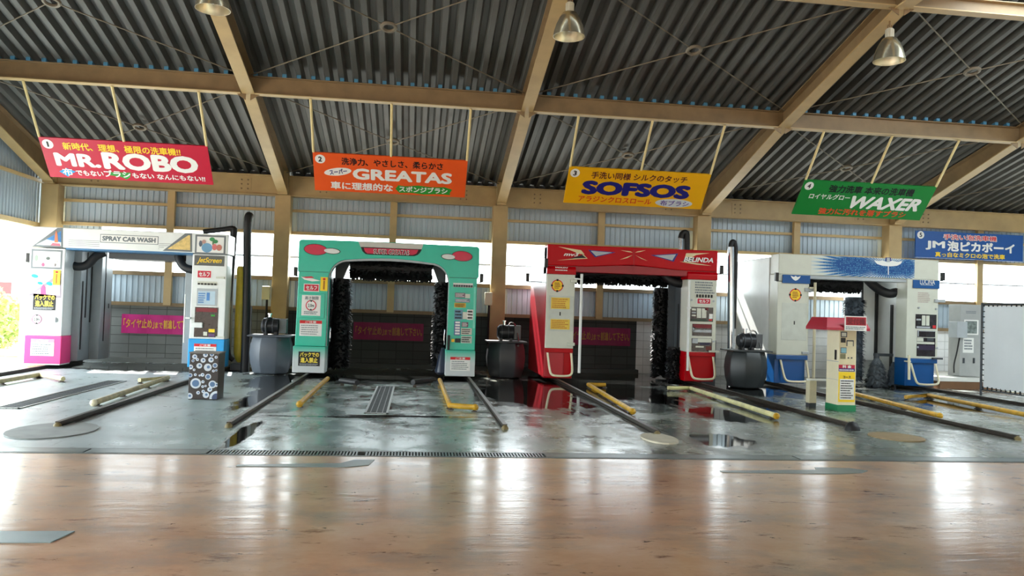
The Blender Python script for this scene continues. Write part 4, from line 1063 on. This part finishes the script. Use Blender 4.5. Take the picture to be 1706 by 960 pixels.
for px in ((1528, 511, 1532, 515), (1557, 513, 1561, 517), (1524, 576, 1532, 581), (1558, 578, 1562, 582)):
    a, b, c, e = RC(*px, Y4); MB().cyl(((a+b)/2, Y4, (c+e)/2), ((a+b)/2, Y4-.03, (c+e)/2), .022, n=10).build('knob', GREYP, M4)
a, b, c, e = RC(1552, 596, 1568, 599, Y4); MB().box(a, b, Y4-.06, Y4, c, e).build('coin_shelf', DGREY, M4)
sensor(M4, 1297, 461, Y4-.08, -1, xl+.15); sensor(M4, 1575, 461, Y4-.02, 1, xr)
brush_x(M4, 8.3, 10.1, 16.9, 2.28, .2, mat('charcoal_bristle', (30, 32, 36), .7, var=.3, scale=20), n=1500, seed=23)
brush_z(M4, 10.08, 17.05, .10, 2.0, .26, GBRIST, seed=24)
def bell(t): return (1.0-.12*t)*(1.0-.72*t**4)
brush_z(M4, 10.40, 16.62, .04, .64, .235, mat('slate_bristle', (92, 100, 106), .7, var=.2, scale=20), 'wheel_brush', 1100, 25, bell)
brush_z(M4, 10.76, 16.55, .09, .56, .14, GBRIST, 'wheel_brush', 700, 26, bell)
MB().cyl((10.40, 16.62, .62), (10.40, 16.62, .74), .05, n=10).box(10.36, 10.78, 16.6, 16.7, .68, .74).build('brush_motor', DGREY, M4)

# ------------------------------------------------------------------ steel tanks with pumps
def tank(X, Y, label, k, sc=1.0):
    TM = (TANKM, mat('tank_dark', (54, 56, 60), .42, var=.12, scale=3), mat('tank_slate', (42, 48, 50), .42, var=.12, scale=3))[k]
    T = thing('water_tank', label, 'tank', (X, Y, 0), 'grey tanks with pumps between the machines')
    prof = [(.30, .01), (.33, .03), (.385, .22), (.405, .42), (.39, .60), (.35, .75), (.33, .76)]
    t = MB().lathe([(r*sc*1.08, z) for r, z in prof], (X, Y, 0), 8).build('tank_body', TM, T, bevel=.03)
    for p in t.data.polygons: p.use_smooth = True
    MB().box(X-.42*sc, X+.42*sc, Y-.36, Y+.36, .755, .785).build('tank_lid', TM, T, bevel=.008)
    MB().cyl((X+.22, Y-.372, .70), (X+.22, Y-.36, .70), .02, n=10).build('plug', BLACK, T)
    o = MB().cyl((X-.16, Y-.05, .97), (X+.14, Y-.05, .97), .155, n=24).cyl((X-.2, Y-.05, .97), (X-.16, Y-.05, .97), .11, .15, 24).build('pump', PUMP, T, smooth=True)
    MB().cyl((X-.12, Y-.05, .97), (X-.10, Y-.05, .97), .165, n=24).cyl((X+.02, Y-.05, .97), (X+.04, Y-.05, .97), .165, n=24).build('band', DGREY, o)
    MB().box(X-.15, X-.09, Y-.14, Y+.04, .785, .85).box(X+.06, X+.12, Y-.14, Y+.04, .785, .85).build('pump_foot', PUMP, o)
    MB().box(X+.15, X+.30, Y-.14, Y+.04, .82, 1.12).build('motor_box', mat('motor_grey', (88, 92, 96), .4), T, bevel=.01)
    MB().cyl((X-.05, Y-.05, 1.1), (X-.05, Y-.05, 1.2), .03, n=10).cyl((X-.05, Y-.05, 1.2), (X-.05, Y-.05, 1.22), .05, n=10).build('filler_cap', CHROME, T)
    MB().tube([(X+.03, Y-.1, 1.1), (X+.06, Y-.12, 1.2), (X+.16, Y-.14, 1.16), (X+.22, Y-.1, 1.0), (X+.24, Y-.2, .8)] if k else [(X-.08, Y-.2, .8), (X-.1, Y-.22, 1.0), (X-.06, Y-.2, 1.14), (X, Y-.1, 1.12)], .016, 8, 2).build('pipe', CHROME if k else PUMP, T, smooth=True)
    return T
tank(-2.85, 16.45, 'grey steel tank with a pump left of the teal machine', 0)
tank(1.97, 16.75, 'grey steel tank with a chrome capped pump between the teal and red machines', 1)
T3 = tank(6.86, 15.62, 'dark grey steel tank with a pump between the red and the white machine', 2, 1.0)
P3 = thing('exhaust_pipe', 'tall chrome pipe with a black rubber cap rising behind the right hand tank', 'pipe', (6.82, 16.4, 0))
MB().tube([(6.86, 16.4, 0), (6.86, 16.4, .9), (6.82, 16.4, 2.3), (6.80, 16.4, 2.98)], .075, 16).build('pipe', CHROME, P3, smooth=True)
MB().tube([(6.80, 16.4, 2.9), (6.80, 16.4, 3.05), (6.85, 16.42, 3.12), (6.92, 16.44, 3.06), (6.935, 16.45, 2.75), (6.93, 16.45, 1.2)], .052, 12, 2).build('rubber_hose', RUBBER, P3, smooth=True)
V5 = thing('valve_rack', 'black valves on a shelf behind the coin door of the red machine', 'valve', (6.5, 16.9, 0))
MB().box(6.38, 6.7, 16.85, 17.15, 0, .92).build('shelf', DGREY, V5)
b = MB()
for x in (6.45, 6.55, 6.65): b.cyl((x, 17.0, .92), (x, 17.0, 1.12), .03, n=10).cyl((x-.04, 17.0, 1.15), (x+.04, 17.0, 1.15), .035, n=10)
b.build('valve', BLACK, V5)

# ------------------------------------------------------------------ rails and guide bars on the floor
def rail(xa, ya, xb, yb, label):
    r = thing('machine_rail', label, 'rail', (xa, ya, 0), 'floor rails of the wash machines')
    a, b = Vector((xa, ya, 0)), Vector((xb, yb, 0)); d = (b-a).normalized(); s_ = Vector((-d.y, d.x, 0))
    def bar(w, z0, z1, off, mat_, name, t0=0.0):
        m = MB(); p, q = a+s_*off+d*t0, b+s_*off
        m.add([p-s_*w+Vector((0, 0, z)) if k < 2 else q+s_*0 for k, z in ()], [])
        vs = [p-s_*w, p+s_*w, q+s_*w, q-s_*w]
        m.add([v+Vector((0, 0, z0)) for v in vs]+[v+Vector((0, 0, z1)) for v in vs], [(3, 2, 1, 0), (4, 5, 6, 7), (0, 1, 5, 4), (1, 2, 6, 5), (2, 3, 7, 6), (3, 0, 4, 7)])
        return m.build(name, mat_, r)
    bar(.045, .0, .012, 0, RAILM, 'rail_base'); bar(.012, .012, .045, 0, RAILM, 'rail_web'); bar(.026, .045, .062, 0, RAILM, 'rail_head')
    m = MB().lathe([(.045, 0), (.04, .03), (.02, .05), (.0, .055)], (xa, ya, 0), 10); m.build('end_stop', mat('rusty_yellow', (126, 112, 72), .6, var=.3, scale=20), r, smooth=True)
    return r
rail(-7.15, 12.6, -7.15, 18.2, 'steel floor rail under the pink foot of the spray machine')
rail(-3.84, 9.2, -3.84, 18.2, 'steel floor rail ending near the drain under the spray machine right foot')
rail(-2.06, 9.35, -2.06, 17.9, 'steel floor rail in front of the teal machine left foot')
rail(1.14, 9.5, 1.14, 17.9, 'steel floor rail in front of the teal machine right foot')
rail(2.95, 9.2, 2.98, 18.2, 'steel floor rail in front of the red machine left foot')
rail(5.95, 10.08, 5.98, 18.2, 'steel floor rail in front of the red machine right foot')
rail(7.70, 9.2, 7.86, 18.2, 'steel floor rail in front of the blue left foot')
rail(11.1, 10.6, 11.1, 18.2, 'steel floor rail in front of the blue right foot')
def guide(pts, m, label, tipm=None):
    g = thing('tyre_guide', label, 'tyre guide', (pts[0][0], pts[0][1], 0), 'tyre guide bars on the floor')
    z = .06
    MB().tube([(x, y, z) for x, y in pts], .038, 12).build('guide_bar', m, g, smooth=True)
    f = MB(); 
    for i in range(len(pts)-1):
        L = (Vector(pts[i+1])-Vector(pts[i])).length; k = max(1, int(L/1.1))
        for j in range(k+1):
            t = min(max(j/k, .04), .96); x = pts[i][0]+(pts[i+1][0]-pts[i][0])*t; y = pts[i][1]+(pts[i+1][1]-pts[i][1])*t
            ff = MB().box(x-.02, x+.02, y-.03, y+.03, 0, z-.03).box(x-.04, x+.04, y-.04, y+.04, 0, .01); ff.build('support_foot', RAILM, g)
    MB().lathe([(.0, -.05), (.035, -.035), (.05, 0), (.035, .035), (0, .05)], (pts[0][0], pts[0][1], z), 12).build('end_cap', tipm or m, g, smooth=True)
guide([(-6.45, 12.2), (-6.42, 14.55), (-5.75, 13.9)], BEIGEPIPE, 'worn beige tyre guide bar in bay 1 on the left')
guide([(-4.10, 10.85), (-4.26, 14.5), (-4.56, 13.95)], BEIGEPIPE, 'worn beige tyre guide bar in bay 1 beside the long rail', CREAM)
guide([(-1.52, 11.1), (-1.56, 15.0)], YELPIPE, 'dull yellow tyre guide bar left of the teal machine entry')
guide([(.90, 11.1), (.55, 11.25), (.53, 15.2)], YELPIPE, 'bent yellow tyre guide bar right of the teal machine entry')
guide([(3.14, 10.95), (3.38, 14.9), (3.72, 14.9)], YELPIPE, 'yellow tyre guide bar left of the red machine entry')
guide([(5.18, 10.7), (5.32, 14.6), (4.85, 14.55)], mat('faded_yellow_paint', (214, 208, 150), .45, var=.2), 'faded yellow tyre guide bar right of the red machine entry', YELPIPE)
guide([(7.95, 11.05), (8.5, 14.6)], YELPIPE, 'long yellow tyre guide bar behind the ticket kiosk')
guide([(9.6, 11.0), (9.95, 14.2), (9.2, 13.75)], YELPIPE, 'long yellow tyre guide bar at the far right')
def stop(x0, y0, x1, y1, label):
    t = thing('tyre_stop', label, 'tyre stop', ((x0+x1)/2, (y0+y1)/2, 0), 'black tyre stops')
    MB().tube([(x0, y0, .09), (x1, y1, .09)], .05, 12).build('stop_bar', RUBBER, t, smooth=True)
    for k in (.1, .9):
        x, y = x0+(x1-x0)*k, y0+(y1-y0)*k; MB().box(x-.03, x+.03, y-.03, y+.03, 0, .06).build('support_foot', RAILM, t)
stop(-1.26, 14.35, -.95, 14.0, 'short black tyre stop left of the floor grating')
stop(.02, 14.25, .35, 14.7, 'short black tyre stop right of the floor grating')
def grating(x0, x1, y0, y1, sk, label, m):
    g = thing('floor_grating', label, 'grating', ((x0+x1)/2, y0, 0))
    fr = MB().box(x0, x0+.03, y0, y1, 0, .012).box(x1-.03, x1, y0, y1, 0, .012).box(x0, x1, y0, y0+.03, 0, .012).box(x0, x1, y1-.03, y1, 0, .012)
    fr.build('frame', mat('frame_steel', (150, 154, 152), .4, .5), g)
    b = MB(); y = y0+.04
    while y < y1-.03: b.box(x0+.03, x1-.03, y, y+.012, 0, .008); y += .04
    for k in range(1, 4): b.box(x0+(x1-x0)*k/4-.006, x0+(x1-x0)*k/4+.006, y0, y1, 0, .01)
    b.build('grate', m, g)
grating(-.62, -.30, 10.7, 14.3, 0, 'narrow floor grating in front of the teal machine', mat('grate_steel', (70, 78, 80), .4, .5))
grating(-5.2, -4.88, 10.6, 14.3, 0, 'narrow dark floor grating in front of the white spray machine', mat('grate_dark', (74, 78, 82), .5, .3))
def flatplate(pts, m, name, label, cat, z=.006):
    o = MB().prism(pts, .0005, z, 'xy').build(name, m); tag(o, label, cat); return o
CONC2 = mat('repair_mortar', (140, 144, 142), .6, var=.12, scale=5)
flatplate([(-3.78+.42*math.cos(2*PI*k/24), 8.95+.55*math.sin(2*PI*k/24)) for k in range(24)], CONC2, 'mortar_patch', 'round grey mortar patch around the end of the long rail in bay 1', 'patch', .012)
flatplate([(2.88+.20*math.cos(2*PI*k/20), 8.9+.36*math.sin(2*PI*k/20)) for k in range(20)], mat('pale_mortar', (206, 198, 176), .6, var=.1), 'mortar_patch', 'pale mortar patch at the end of the red machine rail', 'patch', .02)
flatplate([(6.1+.32*math.cos(2*PI*k/20), 9.3+.36*math.sin(2*PI*k/20)) for k in range(20)], mat('tan_mortar', (150, 128, 92), .55, var=.15), 'mortar_patch', 'tan mortar patch at the end of the rail near the kiosk', 'patch', .012)
flatplate([(-2.7, 4.92), (-2.06, 4.92), (-2.02, 5.15), (-2.7, 5.15)], mat('plate_grey', (150, 168, 172), .35, var=.08), 'floor_plate', 'flat grey floor plate at the lower left', 'plate')
fp = [(-1.5, 7.15), (-.55, 7.15), (-.36, 7.25), (-.32, 7.5), (-.5, 7.5), (-.62, 7.32), (-1.5, 7.22)]
flatplate(fp, mat('filler_grey', (140, 150, 150), .3, var=.1), 'floor_filler', 'grey filler strip in the painted floor below the drain grating', 'patch')
flatplate([(2.9, 7.05), (4.05, 7.02), (4.3, 7.08), (4.42, 7.18), (4.3, 7.3), (3.95, 7.32), (3.9, 7.2), (2.9, 7.12)], mat('filler_grey', (140, 150, 150), .3, var=.1), 'floor_filler', 'pale filler strip in the painted floor at the right', 'patch')
cc = MB().lathe([(.10, 0), (.09, .05), (.05, .10), (.0, .115)], (5.84, 9.86, 0), 14).build('rubber_bung', RUBBER, smooth=True); tag(cc, 'black rubber lump on the rail near the ticket kiosk', 'bung')

# ------------------------------------------------------------------ waste bin with bubble pattern
B = thing('waste_bin', 'square black waste bin printed with white and blue bubbles', 'bin', (-2.99, 12.1, 0))
bx0, bx1, by0, by1, bz = -3.21, -2.80, 11.9, 12.28, .68
MB().box(bx0, bx1, by0, by1, 0, bz).build('bin_body', mat('bin_dark', (60, 54, 54), .4, var=.15), B, bevel=.008)
MB().box(bx0-.006, bx1+.006, by0-.006, by1+.006, bz-.012, bz+.006).build('bin_rim', mat('rim_grey', (120, 116, 112), .4), B)
plb = front(by0); rnd = random.Random(4)
BB = mat('bubble_blue', (96, 128, 170), .4); BW = mat('bubble_white', (222, 230, 240), .4); BD = mat('bubble_navy', (70, 84, 120), .4)
circ = [(.10, .235, .075, 1), (.335, .225, .055, 1), (.40, .03, .10, 2), (.26, .47, .055, 0), (.14, .49, .04, 0), (.36, .50, .035, 1), (.25, .07, .045, 0), (.14, .10, .026, 0), (.02, .05, .045, 0), (.30, .15, .034, 0), (.27, .335, .042, 1),
        (.02, .47, .035, 0), (.02, .35, .03, 1), (.19, .57, .035, 0), (.30, .58, .038, 0), (.11, .58, .022, 0), (.37, .62, .022, 0), (.07, .62, .035, 0), (.20, .26, .022, 0), (.19, .36, .026, 0), (.09, .36, .02, 0), (.21, .12, .024, 0), (.34, .42, .02, 0), (.07, .43, .018, 0), (.20, .19, .02, 0), (.15, .35, .014, 0), (.22, .65, .034, 0), (.24, .20, .016, 0), (.39, .22, .03, 0), (.38, .43, .016, 1), (.05, .56, .02, 1), (.31, .66, .03, 1)]
bub = MB(); bub2 = MB()
def clipell(cx, cz, r):
    return [(min(max(x, bx0+.004), bx1-.004), min(max(z, .01), bz-.016)) for x, z in ellp(cx, cz, r, r, 24)]
for k, (u, v, r, t) in enumerate(circ):
    cx, cz = bx0+u, v
    o = patch(clipell(cx, cz, r), plb, BW, B, 'bubble', d=.002+.00005*k)
    if t: patch(clipell(cx, cz, r*.66), plb, BB if t == 1 else BD, o, 'bubble_centre', d=.0045)
    else: patch(clipell(cx+r*.15, cz+r*.1, r*.4), plb, BB, o, 'bubble_centre', d=.0045)

# ------------------------------------------------------------------ ticket kiosk
K = thing('ticket_kiosk', 'cream ticket kiosk with a red canopy and green base', 'kiosk', (6.85, 12.0, 0))
kx0, kx1, ky0, ky1 = 6.76, 7.06, 11.85, 12.22
MB().box(kx0, kx1, ky0, ky1, .10, 1.34).build('cabinet', CREAM, K, bevel=.008)
MB().box(kx0-.008, kx1+.008, ky0-.008, ky1+.008, 0, .105).build('plinth', GREENP, K, bevel=.006)
cz0 = 1.31
c = MB(); top = [(kx0-.22, ky0-.02), (kx1+.10, ky0-.02), (kx1+.10, ky1+.1), (kx0-.22, ky1+.1)]
bot = [(kx0-.30, ky0-.16), (kx1+.13, ky0-.16), (kx1+.13, ky1+.14), (kx0-.30, ky1+.14)]
c.add([(x, y, 1.34) for x, y in bot]+[(x, y, 1.50) for x, y in top]+[(x, y, 1.30) for x, y in bot], [(0, 1, 5, 4), (1, 2, 6, 5), (2, 3, 7, 6), (3, 0, 4, 7), (4, 5, 6, 7), (8, 9, 1, 0), (9, 10, 2, 1), (10, 11, 3, 2), (11, 8, 0, 3), (11, 10, 9, 8)])
cn = c.build('canopy', mat('canopy_red', (178, 34, 58), .3, var=.06), K)
plk = front(ky0-.17)
o = patch(rectp(kx0-.01, kx1+.06, 1.30, 1.53), plk, WINK, cn, 'canopy_sign', d=.004, t=.006)
patch(rectp(kx0+.01, kx1+.05, 1.385, 1.515), plk, mat('sign_dark_red', (170, 34, 52), .4), o, 'sign_field', d=.006)
letters('受付機', (kx0+.03, kx1+.03, 1.40, 1.50), plk, mat('sign_maroon', (120, 20, 36), .4), o, .03, d=.009)
dashes((kx0+.01, kx1+.05, 1.315, 1.37), plk, GREY_INK, o, 2, d=.006)
plk = front(ky0)
def kp(px, m, nm, d=.004, par=K):
    x0, x1, z0, z1 = RC(*px, ky0); return patch(rectp(x0, x1, z0, z1), plk, m, par, nm, d=d)
kp((1399, 550, 1425, 610), mat('cream_face', (226, 214, 176), .4), 'control_face', .003)
o = kp((1400.5, 553, 1411, 562), DGREY, 'display', .006); kp((1402, 554.5, 1409.5, 560.5), IVORY, 'screen', .008, o)
kp((1400.5, 563, 1408.5, 571), BLACK, 'coin_slot', .006); kp((1410, 567, 1422, 577), DGREY, 'note_slot', .006); kp((1411.5, 569, 1420.5, 577), CREAM, 'note_flap', .008)
o = kp((1400, 579, 1410, 589), DGREY, 'display', .006); kp((1401, 580, 1409.5, 588), mat('screen_cyan', (120, 176, 190), .2), 'screen', .008, o)
kp((1399.5, 590, 1408.5, 598), mat('olive_tray', (120, 116, 84), .4), 'coin_tray', .006)
for q in (1413, 1418.5): 
    xx, zz = W(q, 596.5, ky0); MB().cyl((xx, ky0, zz), (xx, ky0-.012, zz), .012, n=8).build('button', DGREY, K)
o = kp((1397, 608, 1424, 614), mat('magenta_band', (190, 20, 60), .4), 'header_band', .006)
x0, x1, z0, z1 = RC(1403, 608.5, 1418, 613.5, ky0); letters('料 金', (x0, x1, z0, z1), plk, WINK, o, .04, d=.009)
o = kp((1397, 614, 1424, 619), mat('indigo_band', (60, 40, 120), .4), 'header_band', .006); x0, x1, z0, z1 = RC(1398, 615, 1423, 618.5, ky0); dashes((x0, x1, z0, z1), plk, WINK, o, 1, d=.008)
o = kp((1396.5, 620, 1424, 670), YEL, 'price_list', .006)
kp((1398.5, 632, 1422.5, 666), WINK, 'list_field', .008, o)
x0, x1, z0, z1 = RC(1404, 626.5, 1417, 630.5, ky0); letters('コース', (x0, x1, z0, z1), plk, INK, o, .05, d=.009)
x0, x1, z0, z1 = RC(1400, 633, 1421, 665, ky0); dashes((x0, x1, z0, z1), plk, INK, o, 8, d=.011, fill=.45, seed=31)
lt = MB().box(kx0-.004, kx0, ky0+.06, ky0+.12, .82, .98); lt.build('side_slot', BLACK, K)
MB().box(kx0-.003, kx0, ky0+.0, ky1, .79, .80).box(kx0-.003, kx0, ky0, ky1, .50, .505).build('panel_seam', GREYP, K)
BP = thing('barrier_post', 'pale barrier post with a bar reaching to the ticket kiosk', 'post', (6.65, 12.5, 0))
MB().box(6.58, 6.71, 12.42, 12.55, .06, .47).build('post', WOODY, BP, bevel=.012)
MB().box(6.585, 6.705, 12.425, 12.545, 0, .06).build('post_base', DGREY, BP)
MB().box(6.52, 6.95, 12.36, 12.41, .44, .47).build('bar', WHITE, BP)

# ------------------------------------------------------------------ banners, boxes, right-hand corner
def banner(x0, x1, z0, z1, label, cm, im):
    o = thing('wall_banner', label, 'banner', (x0, 18.72, z0), 'banners on the back wall')
    mb = MB(); n = 24
    yy = lambda k: 18.725+.012*math.sin(k*.9)
    mb.add([(x0+(x1-x0)*k/n, yy(k), z) for z in (z0, z1) for k in range(n+1)], [(k, k+1, k+n+2, k+n+1) for k in range(n)])
    mb.build('banner_cloth', cm, o)
    pl = front(18.705); w = x1-x0; h = z1-z0
    letters('「タイヤ止め」', (x0+w*.03, x0+w*.43, z0+h*.28, z0+h*.78), pl, im, o, .02)
    letters('まで', (x0+w*.44, x0+w*.54, z0+h*.30, z0+h*.62), pl, im, o, .02)
    letters('前進して下さい。', (x0+w*.55, x0+w*.98, z0+h*.28, z0+h*.76), pl, im, o, .03)
banner(-6.56, -4.9, .64, 1.07, 'bright magenta banner on the block wall seen through the white spray machine', mat('magenta_cloth', (206, 30, 130), .6, var=.04), mat('ochre_ink', (236, 180, 50), .5))
banner(-1.40, .23, .64, 1.05, 'crimson banner, darkened for shade, on the block wall seen through the teal machine', mat('shaded_crimson_cloth', (136, 16, 74), .6, var=.1), mat('shaded_ochre_ink', (168, 112, 44), .5))  # cloth and ink darkened to carry the shade behind the machine
banner(3.60, 5.26, .66, 1.09, 'crimson banner, darkened for shade, on the block wall seen through the red machine', mat('shaded_crimson_cloth', (136, 16, 74), .6, var=.1), mat('shaded_ochre_ink', (168, 112, 44), .5))  # same shade painted into cloth and ink
def jbox(X, z, label):
    o = thing('junction_box', label, 'junction box', (X, 18.3, z), 'junction boxes by the columns')
    MB().box(X-.085, X+.085, 18.18, 18.33, z, z+.3).build('box', CREAM, o, bevel=.008)
    MB().cyl((X+.02, 18.26, z), (X+.02, 18.26, z-.9), .025, n=8).build('conduit', RUBBER, o)
jbox(-3.33, 1.50, 'cream junction box left of the column beside the teal machine')
jbox(1.70, 1.54, 'cream junction box left of the column beside the red machine')
SC = thing('splash_screen', 'white cloth splash screen on a black frame at the right edge', 'screen', (11.75, 15.0, 0))
sx = 11.75
cl = MB(); n = 40; ys = [15.0-3.4*k/n for k in range(n+1)]
cl.add([(sx+.012*math.sin(k*.7), y, z) for z in (.17, 1.86) for k, y in enumerate(ys)], [(k, k+1, k+n+2, k+n+1) for k in range(n)])
SCM = mat('screen_cloth', (226, 228, 228), .6, var=.05, scale=2)
_nt = SCM.node_tree; _b = _nt.nodes['Principled BSDF']; _t = _nt.nodes.new('ShaderNodeBsdfTranslucent'); _t.inputs[0].default_value = (.8, .8, .82, 1)
_mx = _nt.nodes.new('ShaderNodeMixShader'); _mx.inputs[0].default_value = .5
_nt.links.new(_b.outputs[0], _mx.inputs[1]); _nt.links.new(_t.outputs[0], _mx.inputs[2]); _nt.links.new(_mx.outputs[0], _nt.nodes['Material Output'].inputs[0])
cl.build('cloth', SCM, SC)
MB().cyl((sx, 15.06, 0), (sx, 15.06, 1.92), .024, n=10).build('post', DGREY, SC)
MB().cyl((sx, 11.55, 0), (sx, 11.55, 1.92), .024, n=10).build('post', DGREY, SC)
MB().cyl((sx, 15.06, 1.89), (sx, 11.55, 1.89), .02, n=10).build('top_rail', DGREY, SC)
MB().cyl((sx, 15.06, .12), (sx, 11.55, .12), .014, n=8).build('bottom_rail', DGREY, SC)
lc = MB()
for k in range(28):
    y = 15.0-3.4*k/27; lc.box(sx-.012, sx+.012, y-.01, y+.01, .12, .19); lc.box(sx-.012, sx+.012, y-.01, y+.01, 1.84, 1.89)
for k in range(14): lc.box(sx-.01, sx+.01, 14.98, 15.06, .3+.11*k, .32+.11*k)
lc.build('lacing', BLACK, SC)  # cord lacing that ties the cloth to the frame
EC = thing('foam_wash_unit', 'grey upright hand wash unit on the step at the right', 'control unit', (12.7, 16.8, .2))
ex0, ex1, ey = 12.36, 12.95, 16.6
MB().box(ex0+.05, ex1, ey, ey+.4, .27, 1.92).build('cabinet', mat('unit_grey', (168, 170, 168), .4, var=.05), EC, bevel=.012)
MB().box(ex0-.1, ex0+.16, ey-.10, ey+.2, 1.15, 1.52).build('side_box', GREYP, EC, bevel=.012)
ple = front(ey)
x0, x1, z0, z1 = RC(1606, 533, 1630, 558, ey); o = patch(rectp(x0, x1, z0, z1), ple, WINK, EC, 'picture_plate', d=.005); patch(rectp(x0+.03, x1-.04, z0+.03, z1-.03), ple, mat('pic_slate', (120, 130, 126), .4, var=.5, scale=14), o, 'picture', d=.008)
x0, x1, z0, z1 = RC(1604, 563, 1622, 588, ey); o = patch(rectp(x0, x1, z0, z1), ple, WINK, EC, 'notice', d=.005); dashes((x0+.03, x1-.03, z0+.06, z1-.03), ple, GREY_INK, o, 4, d=.008, seed=40)
x0, x1, z0, z1 = RC(1609, 518, 1628, 523, ey); dashes((x0, x1, z0, z1), ple, GREY_INK, EC, 2, d=.004, seed=41)
for px in (1605, 1622):
    a, z = W(px, 601, ey); MB().box(a-.02, a+.02, ey-.02, ey, z-.06, z+.06).build('handle', DGREY, EC)
MB().tube([(ex0+.0, ey-.05, 1.15), (ex0-.06, ey-.05, .8), (ex0-.13, ey-.05, .55), (ex0-.12, ey-.05, .35)], .016, 8, 2).build('hose', RUBBER, EC)
struct(MB().box(11.75, 15.0, 16.35, 18.4, 0, .17).build('step_platform', mat('step_brown', (120, 84, 54), .5, var=.1)))
struct(MB().box(11.73, 15.0, 16.33, 18.4, .17, .26).build('step_platform_top', mat('step_white', (222, 222, 216), .5)))

# ------------------------------------------------------------------ outside on the left
LEAF = mat('leaf_green', (170, 186, 104), .6, var=.35, scale=3)
def shrub(X, Y, Z, rx, ry, rz, label, n=2600, seed=1):
    rnd = random.Random(seed); s_ = thing('garden_shrub', label, 'shrub', (X, Y, 0), 'shrubs outside the open left side')
    f = MB()
    for i in range(n):
        v = Vector((rnd.gauss(0, 1), rnd.gauss(0, 1), rnd.gauss(0, 1))).normalized()*rnd.uniform(.55, 1.0)
        c = Vector((X+v.x*rx, Y+v.y*ry, max(.05, Z+v.z*rz)))
        a = Vector((rnd.gauss(0, 1), rnd.gauss(0, 1), rnd.gauss(0, 1))).normalized(); b = a.orthogonal().normalized(); L = rnd.uniform(.05, .10)
        f.add([c-a*L, c+b*L*.45, c+a*L, c-b*L*.45], [(0, 1, 2, 3)])
    f.build('foliage', LEAF, s_)
    st = MB()
    for k in range(5): st.tube([(X+.05*k-.1, Y, 0), (X+rnd.uniform(-.5, .5)*rx, Y+rnd.uniform(-.5, .5)*ry, Z+rnd.uniform(.2, .7)*rz)], .025, 6)
    st.build('stem', mat('stem_brown', (90, 70, 50), .7), s_)
shrub(-10.5, 21.0, .75, 1.0, .8, .75, 'low bright green shrub outside at the left edge', seed=2)
shrub(-13.0, 25.0, 1.2, .9, .8, .8, 'taller pale green shrub behind the low one at the left edge', seed=3)
HB = thing('neighbour_house', 'pale neighbouring house with a grey roof beyond the left opening', 'house', (-17, 34, 0))
MB().box(-24, -15.5, 34, 40, 0, 3.0).build('wall', mat('house_wall', (214, 216, 212), .7), HB)
MB().prism([(-24.4, 3.0), (-15.1, 3.0), (-16.5, 4.0), (-23, 4.0)], 33.6, 40.4).build('roof', mat('house_roof', (150, 160, 172), .6), HB)
MB().box(-18.5, -16.2, 33.96, 34, .9, 1.9).build('shutter', mat('house_red', (150, 60, 60), .6), HB)
struct(MB().box(-12.5, -9.0, 19.4, 19.6, 0, .16).build('garden_kerb', mat('kerb_yellow', (206, 196, 140), .7, var=.15)))
